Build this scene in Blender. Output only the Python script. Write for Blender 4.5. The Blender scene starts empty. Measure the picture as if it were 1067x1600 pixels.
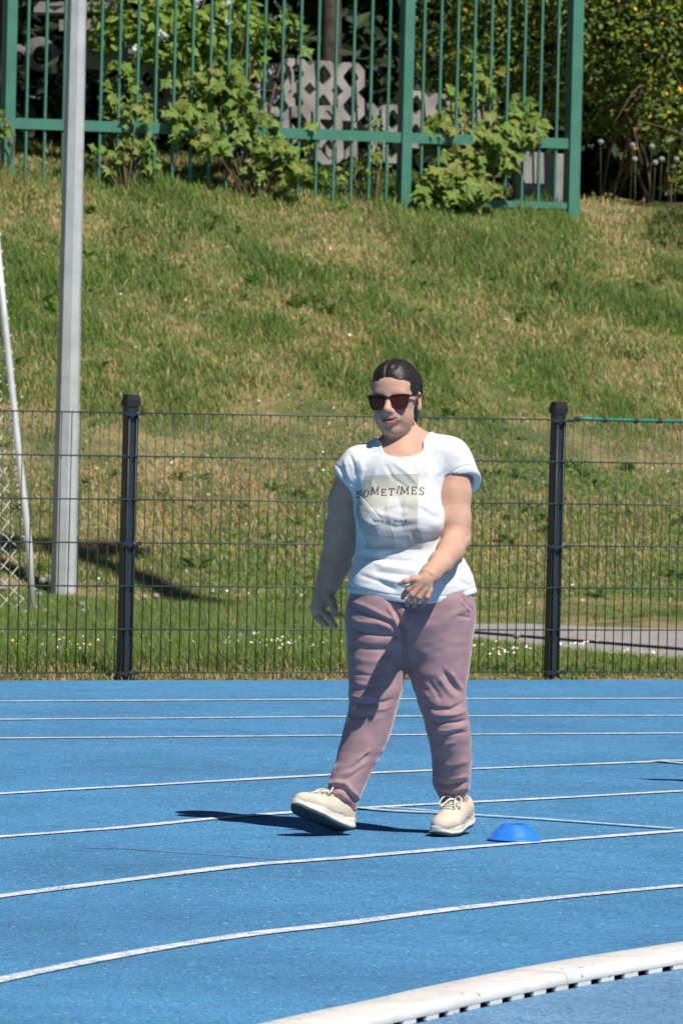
import bpy, bmesh, math, random
import numpy as np
from mathutils import Vector, Matrix
from mathutils.bvhtree import BVHTree

random.seed(7); RNG = np.random.default_rng(7)
sc = bpy.context.scene
col = sc.collection
R = math.radians

# ------------------------------------------------------------------ camera
F, CX, CY, HOR, CAMH, ROLL = 12000.0, 533.5, 800.0, 480.0, 1.8, 0.024   # focal length in photograph pixels
pitch = (CY - HOR) / F
fw = Vector((0, math.cos(pitch), -math.sin(pitch)))
up0 = Vector((0, math.sin(pitch), math.cos(pitch)))
right = Vector((1, 0, 0)) * math.cos(ROLL) + up0 * math.sin(ROLL)
upv = -Vector((1, 0, 0)) * math.sin(ROLL) + up0 * math.cos(ROLL)
cd = bpy.data.cameras.new('camera'); cam = bpy.data.objects.new('camera', cd); col.objects.link(cam)
cam.matrix_world = Matrix(((right.x, upv.x, -fw.x, 0), (right.y, upv.y, -fw.y, 0), (right.z, upv.z, -fw.z, CAMH), (0, 0, 0, 1)))
cd.sensor_fit = 'VERTICAL'; cd.sensor_height = 24; cd.lens = 24 * F / 1600
cd.clip_start = 0.5; cd.clip_end = 2000
cd.dof.use_dof = True; cd.dof.focus_distance = 26.3; cd.dof.aperture_fstop = 11.0
sc.camera = cam

# ------------------------------------------------------------------ sky, sun, exposure
SUN = Vector((0.42, -0.58, 1.0)).normalized()          # towards the sun
w = bpy.data.worlds.new('World'); sc.world = w; w.use_nodes = True
nt = w.node_tree; bg = nt.nodes['Background']
sky = nt.nodes.new('ShaderNodeTexSky'); sky.sky_type = 'NISHITA'; sky.sun_disc = False; sky.altitude = 1500; sky.air_density = 0.5; sky.dust_density = 0.3
sky.sun_elevation = math.asin(SUN.z); sky.sun_rotation = math.atan2(SUN.x, SUN.y)
nt.links.new(sky.outputs[0], bg.inputs[0]); bg.inputs[1].default_value = 0.05
sd = bpy.data.lights.new('sun', 'SUN'); sd.energy = 5.0; sd.angle = R(0.53); sd.color = (1.0, 0.955, 0.88)
so = bpy.data.objects.new('sun', sd); col.objects.link(so)
so.rotation_euler = (-SUN).to_track_quat('-Z', 'Y').to_euler(); so.location = (10, -10, 30)
sc.view_settings.view_transform = 'Standard'; sc.view_settings.look = 'None'
sc.view_settings.exposure = 0.22; sc.view_settings.gamma = 1.0

# ------------------------------------------------------------------ helpers
def ray(px, py):
    return fw + right * ((px - CX) / F) + upv * ((CY - py) / F)
def P(px, py, Y):                       # world point at depth Y seen at a photograph pixel
    d = ray(px, py); t = Y / d.y
    return Vector((d.x * t, Y, CAMH + d.z * t))
def G(px, py, z=0.0):                   # world point on the level z
    d = ray(px, py); t = (z - CAMH) / d.z
    return Vector((d.x * t, d.y * t, z))

def tag(o, label=None, cat=None, group=None, kind=None):
    if label: o['label'] = label
    if cat: o['category'] = cat
    if group: o['group'] = group
    if kind: o['kind'] = kind
    return o
def empty(name, loc=(0, 0, 0), rz=0.0, parent=None):
    o = bpy.data.objects.new(name, None); col.objects.link(o)
    o.location = loc; o.rotation_euler = (0, 0, rz); o.empty_display_size = 0.1
    if parent: o.parent = parent
    return o
def obj(name, me, mat=None, parent=None, loc=None, rot=None):
    o = bpy.data.objects.new(name, me); col.objects.link(o)
    if mat is not None and len(me.materials) == 0: me.materials.append(mat)
    if parent: o.parent = parent
    if loc is not None: o.location = loc
    if rot is not None: o.rotation_euler = rot
    return o
def mesh(name, verts, faces, smooth=False):
    me = bpy.data.meshes.new(name)
    me.from_pydata([tuple(v) for v in verts], [], faces); me.update()
    if smooth: me.polygons.foreach_set('use_smooth', [True] * len(me.polygons))
    return me
def np_mesh(name, V, Fc, smooth=True, color=None):
    """V (n,3) float, Fc (m,k) int; color per vertex (n,3) or (n,4)"""
    me = bpy.data.meshes.new(name); V = np.ascontiguousarray(V, np.float32); Fc = np.ascontiguousarray(Fc, np.int32)
    n, k = Fc.shape
    me.vertices.add(len(V)); me.vertices.foreach_set('co', V.ravel())
    me.loops.add(n * k); me.loops.foreach_set('vertex_index', Fc.ravel())
    me.polygons.add(n); me.polygons.foreach_set('loop_start', np.arange(0, n * k, k, dtype=np.int32))
    me.polygons.foreach_set('loop_total', np.full(n, k, np.int32))
    me.polygons.foreach_set('use_smooth', np.full(n, smooth, bool))
    me.update(calc_edges=True)
    if color is not None:
        c = np.ones((len(V), 4), np.float32); c[:, :color.shape[1]] = color
        a = me.color_attributes.new('tint', 'FLOAT_COLOR', 'POINT'); a.data.foreach_set('color', c.ravel())
    return me
class MB:
    """collects simple shapes into one mesh"""
    def __init__(s): s.v = []; s.f = []
    def box(s, c, d, M=None, taper=1.0):
        n = len(s.v); x, y, z = (k / 2 for k in d)
        for sx, sy, sz in ((-1,-1,-1),(1,-1,-1),(1,1,-1),(-1,1,-1),(-1,-1,1),(1,-1,1),(1,1,1),(-1,1,1)):
            t = taper if sz > 0 else 1
            p = Vector((sx*x*t, sy*y*t, sz*z))
            if M: p = M @ p
            s.v.append(Vector(c) + p)
        s.f += [tuple(n + i for i in q) for q in ((3,2,1,0),(4,5,6,7),(0,1,5,4),(1,2,6,5),(2,3,7,6),(3,0,4,7))]
        return s
    def tube(s, pts, r, n=6, cap=True):
        pts = [Vector(p) for p in pts]; m = len(pts); rs = r if isinstance(r, (list, tuple)) else [r] * m
        base = len(s.v); prev = None
        for i, p in enumerate(pts):
            t = (pts[min(i+1, m-1)] - pts[max(i-1, 0)]).normalized()
            if prev is None:
                a = t.orthogonal().normalized()
            else:
                a = (prev - t * prev.dot(t)); a = a.normalized() if a.length > 1e-6 else t.orthogonal().normalized()
            prev = a; b = t.cross(a)
            for k in range(n):
                an = 2 * math.pi * k / n
                s.v.append(p + (a * math.cos(an) + b * math.sin(an)) * rs[i])
        for i in range(m - 1):
            for k in range(n):
                s.f.append((base+i*n+k, base+i*n+(k+1)%n, base+(i+1)*n+(k+1)%n, base+(i+1)*n+k))
        if cap:
            s.f.append(tuple(base + k for k in reversed(range(n)))); s.f.append(tuple(base+(m-1)*n+k for k in range(n)))
        return s
    def lathe(s, prof, n=16, c=(0, 0, 0)):
        base = len(s.v); m = len(prof)
        for r, z in prof:
            for k in range(n):
                a = 2*math.pi*k/n; s.v.append(Vector((c[0]+r*math.cos(a), c[1]+r*math.sin(a), c[2]+z)))
        for i in range(m-1):
            for k in range(n):
                s.f.append((base+i*n+k, base+i*n+(k+1)%n, base+(i+1)*n+(k+1)%n, base+(i+1)*n+k))
        return s
    def mesh(s, name, smooth=False): return mesh(name, s.v, s.f, smooth)
    def build(s, name, mat, parent=None, smooth=False, loc=None):
        return obj(name, s.mesh(name, smooth), mat, parent, loc)

# ------------------------------------------------------------------ materials
def mat(name, c1, c2=None, scale=5.0, detail=4.0, rough=0.7, bump=0.0, bscale=None, metallic=0.0, spec=0.5,
        stretch=None, sheen=0.0, tint=False, subsurf=0.0, lo=0.35, hi=0.65, specks=None, transl=0.0):
    m = bpy.data.materials.new(name); m.use_nodes = True; n = m.node_tree; L = n.links
    b = n.nodes['Principled BSDF']; b.inputs['Roughness'].default_value = rough; b.inputs['Metallic'].default_value = metallic
    b.inputs['Specular IOR Level'].default_value = spec
    c1 = (*c1, 1); tc = n.nodes.new('ShaderNodeTexCoord'); co = tc.outputs['Object']
    if stretch:
        mp = n.nodes.new('ShaderNodeMapping'); mp.inputs['Scale'].default_value = stretch; L.new(co, mp.inputs[0]); co = mp.outputs[0]
    out = None
    if c2 is not None:
        t = n.nodes.new('ShaderNodeTexNoise'); t.inputs['Scale'].default_value = scale; t.inputs['Detail'].default_value = detail
        L.new(co, t.inputs['Vector']); r = n.nodes.new('ShaderNodeMapRange'); r.inputs[1].default_value = lo; r.inputs[2].default_value = hi
        L.new(t.outputs[0], r.inputs[0]); mx = n.nodes.new('ShaderNodeMix'); mx.data_type = 'RGBA'
        mx.inputs[6].default_value = c1; mx.inputs[7].default_value = (*c2, 1); L.new(r.outputs[0], mx.inputs[0]); out = mx.outputs[2]
    if specks:
        sc_, th, cc = specks
        t = n.nodes.new('ShaderNodeTexVoronoi'); t.inputs['Scale'].default_value = sc_; L.new(tc.outputs['Object'], t.inputs['Vector'])
        wn = n.nodes.new('ShaderNodeSeparateColor'); L.new(t.outputs['Color'], wn.inputs[0])
        g = n.nodes.new('ShaderNodeMath'); g.operation = 'LESS_THAN'; g.inputs[1].default_value = th; L.new(wn.outputs[0], g.inputs[0])
        mx = n.nodes.new('ShaderNodeMix'); mx.data_type = 'RGBA'
        if out: L.new(out, mx.inputs[6])
        else: mx.inputs[6].default_value = c1
        mx.inputs[7].default_value = (*cc, 1); L.new(g.outputs[0], mx.inputs[0]); out = mx.outputs[2]
    if tint:
        at = n.nodes.new('ShaderNodeVertexColor'); at.layer_name = 'tint'
        mx = n.nodes.new('ShaderNodeMix'); mx.data_type = 'RGBA'; mx.blend_type = 'MULTIPLY'; mx.inputs[0].default_value = 1
        if out: L.new(out, mx.inputs[6])
        else: mx.inputs[6].default_value = c1
        L.new(at.outputs[0], mx.inputs[7]); out = mx.outputs[2]
    if out: L.new(out, b.inputs['Base Color'])
    else: b.inputs['Base Color'].default_value = c1
    if bump:
        t = n.nodes.new('ShaderNodeTexNoise'); t.inputs['Scale'].default_value = bscale or scale; t.inputs['Detail'].default_value = 3
        L.new(co, t.inputs['Vector']); bp = n.nodes.new('ShaderNodeBump'); bp.inputs['Strength'].default_value = bump
        bp.inputs['Distance'].default_value = 0.01; L.new(t.outputs[0], bp.inputs['Height']); L.new(bp.outputs[0], b.inputs['Normal'])
    if sheen:
        b.inputs['Sheen Weight'].default_value = sheen; b.inputs['Sheen Roughness'].default_value = 0.35
        b.inputs['Sheen Tint'].default_value = (*(min(1, k*1.3+.2) for k in c1[:3]), 1)
    if subsurf:
        b.inputs['Subsurface Weight'].default_value = subsurf; b.inputs['Subsurface Radius'].default_value = (0.012, 0.005, 0.003)
        b.inputs['Subsurface Scale'].default_value = 1.0
    if transl:
        tr = n.nodes.new('ShaderNodeBsdfTranslucent')
        if out: L.new(out, tr.inputs[0])
        else: tr.inputs[0].default_value = c1
        ms = n.nodes.new('ShaderNodeMixShader'); ms.inputs[0].default_value = transl
        L.new(b.outputs[0], ms.inputs[1]); L.new(tr.outputs[0], ms.inputs[2])
        L.new(ms.outputs[0], n.nodes['Material Output'].inputs[0])
    return m

def vnoise(x, y, seed=0):               # smooth 2-D value noise in [0,1]
    r = np.random.default_rng(seed); T = r.random((256, 256))
    xi = np.floor(x).astype(int); yi = np.floor(y).astype(int); fx = x - xi; fy = y - yi
    fx = fx*fx*(3-2*fx); fy = fy*fy*(3-2*fy)
    a = T[xi & 255, yi & 255]; b = T[(xi+1) & 255, yi & 255]; c = T[xi & 255, (yi+1) & 255]; d = T[(xi+1) & 255, (yi+1) & 255]
    return (a*(1-fx)+b*fx)*(1-fy)+(c*(1-fx)+d*fx)*fy
def fbm(x, y, seed=0, o=4):
    s = 0; a = 0.5; t = 0
    for i in range(o): s = s + a*vnoise(x*2**i, y*2**i, seed+i); t += a; a *= .5
    return s/t
# ------------------------------------------------------------------ ground: bank, track, path
BY = np.array([-500, 39.5, 43.4, 44.4, 45.5, 47, 49, 51, 52.6, 53.6, 55, 60, 75, 300, 1500.])
BZ = np.array([0, 0, 0.0, 0.03, 0.17, 0.54, 1.13, 1.82, 2.40, 2.62, 2.70, 2.8, 3.0, 6, 20.])
def smooth_bank(y):
    k = np.linspace(-.6, .6, 7); return sum(np.interp(y + d, BY, BZ) for d in k) / 7
def terrain(x, y):
    x = np.asarray(x, float); y = np.asarray(y, float)
    k = np.clip((y - 44.5) / 7.0, 0, 1); y0 = y; y = y - .55*np.clip(x, -9, 9)*k*k*(3-2*k)
    t = np.clip((y - 43.2) / 10.0, 0, 1); e = np.clip((y - 43.5) / 1.5, 0, 1)
    return smooth_bank(y) - .045*np.clip(x, -8, 8)*t + e*(.13*(fbm(x*.9+9, y0*.9, 3)-.5) + .05*(fbm(x*4+50, y0*4, 5)-.5)) + .012*(fbm(x*3+50, y0*3, 8)-.5)*(1-e)
E0, E1 = G(0, 1064.5), G(1067, 1063)            # edge of the blue track along the fence
ed = (E1 - E0).normalized(); en = Vector((-ed.y, ed.x, 0))
def beyond(x, y): return (x - E0.x) * en.x + (y - E0.y) * en.y

M_ground = mat('dry_turf_soil', (0.23, 0.175, 0.08), (0.075, 0.095, 0.028), scale=3.2, detail=12, rough=0.95, bump=0.8, bscale=35, lo=.38, hi=.62)
def axis(a, b, fine0, fine1, step, coarse):
    l = list(np.arange(fine0, fine1, step)); x = fine0
    s = step
    while x > a: s *= coarse; x -= s; l.insert(0, x)
    x = fine1; s = step
    while x < b: l.append(x); s *= coarse; x += s
    l.append(b); return np.array(l)
gx = axis(-900, 900, -6, 6, .12, 1.25); gy = axis(-300, 1400, 34, 60, .12, 1.25)
X, Y = np.meshgrid(gx, gy, indexing='ij'); Z = terrain(X, Y)
Z = np.where(beyond(X, Y) < 0.12, -0.03, Z + 0.004)
nx, ny = X.shape; idx = np.arange(nx*ny).reshape(nx, ny)
Fq = np.stack([idx[:-1, :-1], idx[1:, :-1], idx[1:, 1:], idx[:-1, 1:]], -1).reshape(-1, 4)
g = obj('ground', np_mesh('ground', np.stack([X, Y, Z], -1).reshape(-1, 3), Fq), M_ground); tag(g, kind='structure')

# blue rubber surface: granules with a few worn pale and dark crumbs
def rubber(name, c1, c2, c3):
    m = bpy.data.materials.new(name); m.use_nodes = True; n = m.node_tree; L = n.links; b = n.nodes['Principled BSDF']
    tc = n.nodes.new('ShaderNodeTexCoord'); b.inputs['Roughness'].default_value = .82; b.inputs['Specular IOR Level'].default_value = .35
    v = n.nodes.new('ShaderNodeTexVoronoi'); v.inputs['Scale'].default_value = 210; L.new(tc.outputs['Object'], v.inputs['Vector'])
    s = n.nodes.new('ShaderNodeSeparateColor'); L.new(v.outputs['Color'], s.inputs[0])
    rp = n.nodes.new('ShaderNodeValToRGB'); e = rp.color_ramp.elements
    e[0].position = 0; e[0].color = (c1[0]*.35, c1[1]*.35, c1[2]*.4, 1); e[1].position = 1; e[1].color = (*c3, 1)
    for p, c in ((.09, tuple(k*.62 for k in c1)), (.14, c1), (.80, c2), (.985, tuple(min(1, k*1.25+.02) for k in c2))):
        q = e.new(p); q.color = (*c, 1)
    L.new(s.outputs[0], rp.inputs[0])
    t = n.nodes.new('ShaderNodeTexNoise'); t.inputs['Scale'].default_value = .8; t.inputs['Detail'].default_value = 7; t.inputs['Roughness'].default_value = .6
    L.new(tc.outputs['Object'], t.inputs['Vector'])
    r = n.nodes.new('ShaderNodeMapRange'); r.inputs[1].default_value = .3; r.inputs[2].default_value = .7; r.inputs[3].default_value = .80; r.inputs[4].default_value = 1.12
    L.new(t.outputs[0], r.inputs[0])
    mx = n.nodes.new('ShaderNodeMix'); mx.data_type = 'RGBA'; mx.blend_type = 'MULTIPLY'; mx.inputs[0].default_value = 1
    L.new(rp.outputs[0], mx.inputs[6]); L.new(r.outputs[0], mx.inputs[7]); L.new(mx.outputs[2], b.inputs['Base Color'])
    t2 = n.nodes.new('ShaderNodeTexNoise'); t2.inputs['Scale'].default_value = 5; t2.inputs['Detail'].default_value = 10; t2.inputs['Roughness'].default_value = .7; L.new(tc.outputs['Object'], t2.inputs['Vector'])
    r2 = n.nodes.new('ShaderNodeMapRange'); r2.inputs[1].default_value = .3; r2.inputs[2].default_value = .7; r2.inputs[3].default_value = .86; r2.inputs[4].default_value = 1.1; L.new(t2.outputs[0], r2.inputs[0])
    mz = n.nodes.new('ShaderNodeMix'); mz.data_type = 'RGBA'; mz.blend_type = 'MULTIPLY'; mz.inputs[0].default_value = 1; L.new(mx.outputs[2], mz.inputs[6]); L.new(r2.outputs[0], mz.inputs[7])
    last = mz.outputs[2]
    for scl, lo_, hi_, cc in ((95, 0.0, .045, tuple(k*.30 for k in c1)), (70, 0.0, .012, (.42, .52, .60)), (48, .0, .07, tuple(k*1.25 for k in c2)), (40, 0., .05, tuple(k*.7 for k in c1))):
        vv = n.nodes.new('ShaderNodeTexVoronoi'); vv.inputs['Scale'].default_value = scl; L.new(tc.outputs['Object'], vv.inputs['Vector'])
        ss = n.nodes.new('ShaderNodeSeparateColor'); L.new(vv.outputs['Color'], ss.inputs[0])
        lt = n.nodes.new('ShaderNodeMath'); lt.operation = 'LESS_THAN'; lt.inputs[1].default_value = hi_; L.new(ss.outputs[1], lt.inputs[0])
        dn = n.nodes.new('ShaderNodeMath'); dn.operation = 'LESS_THAN'; dn.inputs[1].default_value = .42; L.new(vv.outputs['Distance'], dn.inputs[0])
        ml = n.nodes.new('ShaderNodeMath'); ml.operation = 'MULTIPLY'; L.new(lt.outputs[0], ml.inputs[0]); L.new(dn.outputs[0], ml.inputs[1])
        m2 = n.nodes.new('ShaderNodeMix'); m2.data_type = 'RGBA'; L.new(last, m2.inputs[6]); m2.inputs[7].default_value = (*cc, 1); L.new(ml.outputs[0], m2.inputs[0]); last = m2.outputs[2]
    L.new(last, b.inputs['Base Color'])
    bp = n.nodes.new('ShaderNodeBump'); bp.inputs['Strength'].default_value = .55; bp.inputs['Distance'].default_value = .004
    L.new(v.outputs['Distance'], bp.inputs['Height']); L.new(bp.outputs[0], b.inputs['Normal'])
    return m
M_track = rubber('blue_track_rubber', (0.052, 0.205, 0.41), (0.076, 0.262, 0.49), (0.35, 0.5, 0.62))
M_inner = rubber('pale_blue_rubber', (0.09, 0.22, 0.40), (0.14, 0.29, 0.48), (0.4, 0.5, 0.6))
far = 60
tv = [E0 - ed*far, E1 + ed*far, E1 + ed*far - en*far, E0 - ed*far - en*far]
# kerb line (bottom of its inner face), photograph pixels on the ground
KP = [(350, 1680), (520, 1634), (679, 1597.5), (759, 1578), (914, 1545), (1067, 1518), (1250, 1490), (1500, 1458)]
kpts = [G(*p) for p in KP]
def resample(pts, step):
    out = []; pts = [Vector(p) for p in pts]; n = len(pts)
    for i in range(n - 1):
        p0, p1, p2, p3 = pts[max(i-1, 0)], pts[i], pts[i+1], pts[min(i+2, n-1)]
        k = max(1, int((p2-p1).length / step))
        for j in range(k):
            t = j / k
            out.append(.5*((2*p1)+(p2-p0)*t+(2*p0-5*p1+4*p2-p3)*t*t+(3*p1-p0-3*p2+p3)*t**3))
    out.append(pts[-1]); return out
kline = resample(kpts, .05)
k0, k1 = kline[0], kline[-1]
trk = obj('running_track', mesh('running_track', [v + Vector((0, 0, .004)) for v in tv], [(3, 2, 1, 0)]), M_track); tag(trk, kind='structure')
inn = [k0 + (k0-k1).normalized()*8] + kline + [k1 + (k1-k0).normalized()*8, k1 + Vector((14, -16, 0)), k0 + Vector((-6, -16, 0))]
io = obj('track_infield', mesh('track_infield', [Vector((p.x, p.y, .008)) for p in inn], [tuple(range(len(inn)))]), M_inner); tag(io, kind='structure')

# lane lines, worn white paint 5 cm wide and up
def line_mat():
    m = bpy.data.materials.new('worn_white_line_paint'); m.use_nodes = True; n = m.node_tree; L = n.links; b = n.nodes['Principled BSDF']
    tc = n.nodes.new('ShaderNodeTexCoord'); b.inputs['Roughness'].default_value = .8
    v = n.nodes.new('ShaderNodeTexVoronoi'); v.inputs['Scale'].default_value = 190; L.new(tc.outputs['Object'], v.inputs['Vector'])
    s = n.nodes.new('ShaderNodeSeparateColor'); L.new(v.outputs['Color'], s.inputs[0])
    t = n.nodes.new('ShaderNodeTexNoise'); t.inputs['Scale'].default_value = 14; t.inputs['Detail'].default_value = 6; L.new(tc.outputs['Object'], t.inputs['Vector'])
    a = n.nodes.new('ShaderNodeMath'); a.operation = 'MULTIPLY_ADD'; a.inputs[1].default_value = .55; L.new(s.outputs[1], a.inputs[0]); L.new(t.outputs[0], a.inputs[2])
    r = n.nodes.new('ShaderNodeMapRange'); r.inputs[1].default_value = .88; r.inputs[2].default_value = .98; L.new(a.outputs[0], r.inputs[0])
    mx = n.nodes.new('ShaderNodeMix'); mx.data_type = 'RGBA'; mx.inputs[6].default_value = (.66, .68, .69, 1); mx.inputs[7].default_value = (.08, .23, .46, 1)
    L.new(r.outputs[0], mx.inputs[0]); L.new(mx.outputs[2], b.inputs['Base Color']); return m
M_line = line_mat(); M_red = mat('faint_red_chalk', (.20, .17, .36), (.05, .19, .46), scale=25, rough=.9)
def strip(name, pix, width, m, z=.008):
    pts = resample([G(*p) for p in pix], .25); v = []; f = []
    for i, p in enumerate(pts):
        t = (pts[min(i+1, len(pts)-1)] - pts[max(i-1, 0)]).normalized(); nn = Vector((-t.y, t.x, 0))
        wv = .88*width * (1 + .10*math.sin(i*1.7) + .08*math.sin(i*.63+2))
        v += [p + nn*wv/2 + Vector((0, 0, z)), p - nn*wv/2 + Vector((0, 0, z))]
        if i: f.append((2*i-2, 2*i-1, 2*i+1, 2*i))
    o = obj(name, mesh(name, v, f), m); tag(o, kind='structure'); return o
LINES = [
 ([(-160, 1099), (0, 1098), (267, 1096.5), (534, 1095), (800, 1094), (1067, 1093.5), (1230, 1093)], .07),
 ([(-160, 1127.5), (0, 1126.5), (267, 1124.5), (534, 1122), (800, 1121), (1067, 1120.5), (1230, 1120)], .065),
 ([(-160, 1157), (0, 1156), (267, 1154), (534, 1151.5), (800, 1149.5), (1067, 1148), (1230, 1147)], .065),
 ([(-160, 1254), (0, 1243), (267, 1227.5), (534, 1212.5), (800, 1201.5), (1067, 1191), (1230, 1186)], .07),
 ([(-160, 1324), (0, 1310.5), (180, 1297), (350, 1280.5), (534, 1267), (740, 1256), (900, 1248), (1067, 1238.5), (1230, 1231)], .07),
 ([(-160, 1430), (0, 1404), (200, 1378), (400, 1353.5), (534, 1344), (700, 1329.5), (870, 1316), (1067, 1300.5), (1230, 1289)], .075),
 ([(-160, 1570), (0, 1535), (200, 1494), (400, 1462), (534, 1447), (700, 1425), (870, 1406), (1067, 1387), (1230, 1373)], .075),
]
for pix, wd in LINES: strip('lane_line', pix, wd, M_line)
strip('stagger_line', [(556, 1266), (610, 1270.5), (680, 1274), (745, 1277.5), (850, 1284), (960, 1292), (1050, 1298.5)], .05, M_line, .011)
strip('stagger_line', [(600, 1266.5), (640, 1268.5), (690, 1273)], .03, M_line, .013)
strip('stagger_line', [(1020, 1192), (1067, 1196), (1160, 1203)], .05, M_line, .011)
strip('stagger_line', [(1030, 1192), (1067, 1192.5), (1160, 1193)], .05, M_line, .0125)
strip('chalk_mark', [(125, 1327), (200, 1329), (280, 1335), (360, 1340), (455, 1347)], .018, M_red, .008)

# asphalt path behind the fence
M_path = mat('weathered_grey_path', (.25, .235, .22), (.33, .31, .29), scale=6, detail=8, rough=.95, bump=.3, bscale=60, specks=(28, .02, (.13, .14, .07)))
pf = [(430, 969.5), (480, 971), (640, 972.5), (800, 974), (1067, 975), (1500, 977)]
pn = [(1500, 1066), (1067, 1032), (885, 1017), (740, 1001), (600, 987), (500, 977), (440, 972)]
pv = [G(*p, .016) for p in pf + pn]
po = obj('path', mesh('path', pv, [tuple(reversed(range(len(pv))))]), M_path); tag(po, kind='structure')
def on_path(x, y):
    d = np.zeros(np.shape(x), bool); n = len(pv); j = n - 1
    for i in range(n):
        a, b = pv[i], pv[j]
        c = ((a.y > y) != (b.y > y)) & (x < (b.x-a.x)*(y-a.y)/(b.y-a.y+1e-12)+a.x); d ^= c; j = i
    return d

# ------------------------------------------------------------------ aluminium kerb of the inner lane
M_kerb = mat('white_coated_kerb', (.75, .74, .715), (.60, .585, .56), scale=9, detail=12, rough=.55, lo=.42, hi=.78, specks=(90, .006, (.2, .18, .15)))
M_slot = mat('slot_shade_black', (.012, .012, .012), rough=1)  # near-black colour for the shade inside the kerb slots
KH, KW = .052, .175
def kerb():
    root = empty('track_kerb', k0); tag(root, 'curving white kerb with dark drainage slots along inner lane edge', 'kerb')
    pts = resample(kpts, .02); v = []; f = []
    prof = [(0, .0215), (-.002, .028), (.0, .038), (.004, .046), (.011, .0505), (.024, KH), (.09, KH+.001), (KW-.01, KH-.001), (KW-.002, KH-.006), (KW, .012)]
    n = len(prof)
    fr = []
    for i, p in enumerate(pts):
        t = (pts[min(i+1, len(pts)-1)] - pts[max(i-1, 0)]).normalized(); nn = Vector((-t.y, t.x, 0)); fr.append((p, t, nn))
        for a, z in prof: v.append(p + nn*a + Vector((0, 0, z)) - k0)
        if i:
            for q in range(n-1): f.append(((i-1)*n+q, i*n+q, i*n+q+1, (i-1)*n+q+1))
    o = obj('rail', mesh('rail', v, f, True), M_kerb, root)
    # feet between the slots: one foot mesh per gap
    L = 0; acc = 0; period = .165; i0 = 0; on = True; start = 0
    lens = [0]
    for i in range(1, len(pts)): lens.append(lens[-1] + (pts[i]-pts[i-1]).length)
    def at(s):
        s = min(max(s, 0), lens[-1]-1e-6); i = int(np.searchsorted(lens, s, 'right')) - 1; i = min(i, len(pts)-2)
        k = (s-lens[i])/(lens[i+1]-lens[i]); return pts[i].lerp(pts[i+1], k), fr[i][1], fr[i][2]
    s = .0; c = 0
    while s < lens[-1] and c < 140:
        mb = MB(); q = []
        for a in (s, s+.045, s+.09):
            p, t, nn = at(a)
            for off, z in ((.001, .0085), (.001, .0213), (.012, .0213), (.012, .0085)): q.append(p + nn*off + Vector((0, 0, z)) - k0)
        ff = [(3,2,1,0), (8,9,10,11)]
        for b in (0, 4):
            for e in range(4): ff.append((b+e, b+(e+1)%4, b+4+(e+1)%4, b+4+e))
        obj('foot', mesh('foot', q, ff), M_kerb, root); s += period; c += 1
    # black strip inside the rail, standing in for the shade in the slots
    v = []; f = []
    for i, (p, t, nn) in enumerate(fr):
        v += [p + nn*.03 + Vector((0, 0, .0085)) - k0, p + nn*.03 + Vector((0, 0, .03)) - k0]
        if i: f.append((2*i-2, 2*i, 2*i+1, 2*i-1))
    obj('slot_shade', mesh('slot_shade', v, f), M_slot, root)
    M_joint = mat('joint_grime', (.30, .28, .25), (.18, .17, .15), scale=40, rough=.9)
    s = .35
    while s < lens[-1]-.1:                                   # butt joints between the rail sections, each with a thin cover plate
        vv = []
        for a in (s, s+.0035):
            p, t, nn = at(a)
            vv += [p + nn*(e if j else e-.0012) + Vector((0, 0, z+.0012)) - k0 for j, (e, z) in enumerate(prof)]
        obj('joint', mesh('joint', vv, [(i, n+i, n+i+1, i+1) for i in range(n-1)]), M_joint, root); s += 2.2
kerb()

# ------------------------------------------------------------------ marker cone
M_cone = mat('blue_cone_plastic', (.018, .17, .74), (.03, .21, .82), scale=30, rough=.42, spec=.4)
cp = G(803, 1316)
cone = MB().lathe([(.024, .0), (.030, .0), (.036, .0045), (.036, .0058)], 8)
cone = MB().lathe([(.093, .0), (.094, .003), (.090, .0055), (.085, .008), (.076, .018), (.060, .036), (.046, .0495), (.041, .0535), (.036, .0545), (.033, .0535), (.036, .049), (.056, .034), (.080, .006)], 40)
o = cone.build('marker_cone', M_cone, None, True, (cp.x, cp.y, .0085)); tag(o, 'flat blue plastic marker cone lying on a white lane line', 'cone')

# ------------------------------------------------------------------ dark mesh fence beside the track
M_post = mat('anthracite_coating', (.020, .024, .029), (.028, .033, .040), scale=60, rough=.36, spec=.5)
M_wire = mat('grey_green_wire_coating', (.036, .055, .056), (.05, .072, .072), scale=25, rough=.45)
M_capm = mat('black_plastic_cap', (.012, .013, .015), rough=.5)
M_clip = mat('bright_clip_steel', (.5, .5, .5), rough=.25, metallic=1)
fr0 = G(194, 1061.5); fr1 = G(860.5, 1060)
fd = (fr1 - fr0); span = fd.length; fd.normalize(); fn = Vector((fd.y, -fd.x, 0))      # fn faces the camera
if fn.y > 0: fn = -fn
fang = math.atan2(fd.y, fd.x)
WS = .2065; NW = 46
fence = empty('mesh_fence', fr0, fang); tag(fence, 'low dark wire mesh fence with square posts behind the blue track', 'fence')
vw = MB().tube([(0, 0, .03), (0, 0, 1.275)], .0029, 6).mesh('wire_upright', True)
hw = MB().tube([(0, 0, 0), (span-.012, 0, 0)], .0036, 6).mesh('wire_level', True)
for pi in (-1, 0, 1):
    panel = empty('panel', (pi*span + .006, -.036, 0), 0, fence)
    for k in range(NW):
        x = .014 + k*(span - .04)/(NW-1)
        o = obj('wire', vw, M_wire, panel, (x, random.uniform(-.0012, .0012), 0), (random.uniform(-.003, .003), random.uniform(-.0015, .0015), 0))
    for k in range(7):
        for s in (-1, 1): obj('wire', hw, M_wire, panel, (0, s*.0058, .034 + k*WS))
psm = MB().box((0, 0, .66), (.060, .050, 1.32)).mesh('post_shell')
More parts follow.
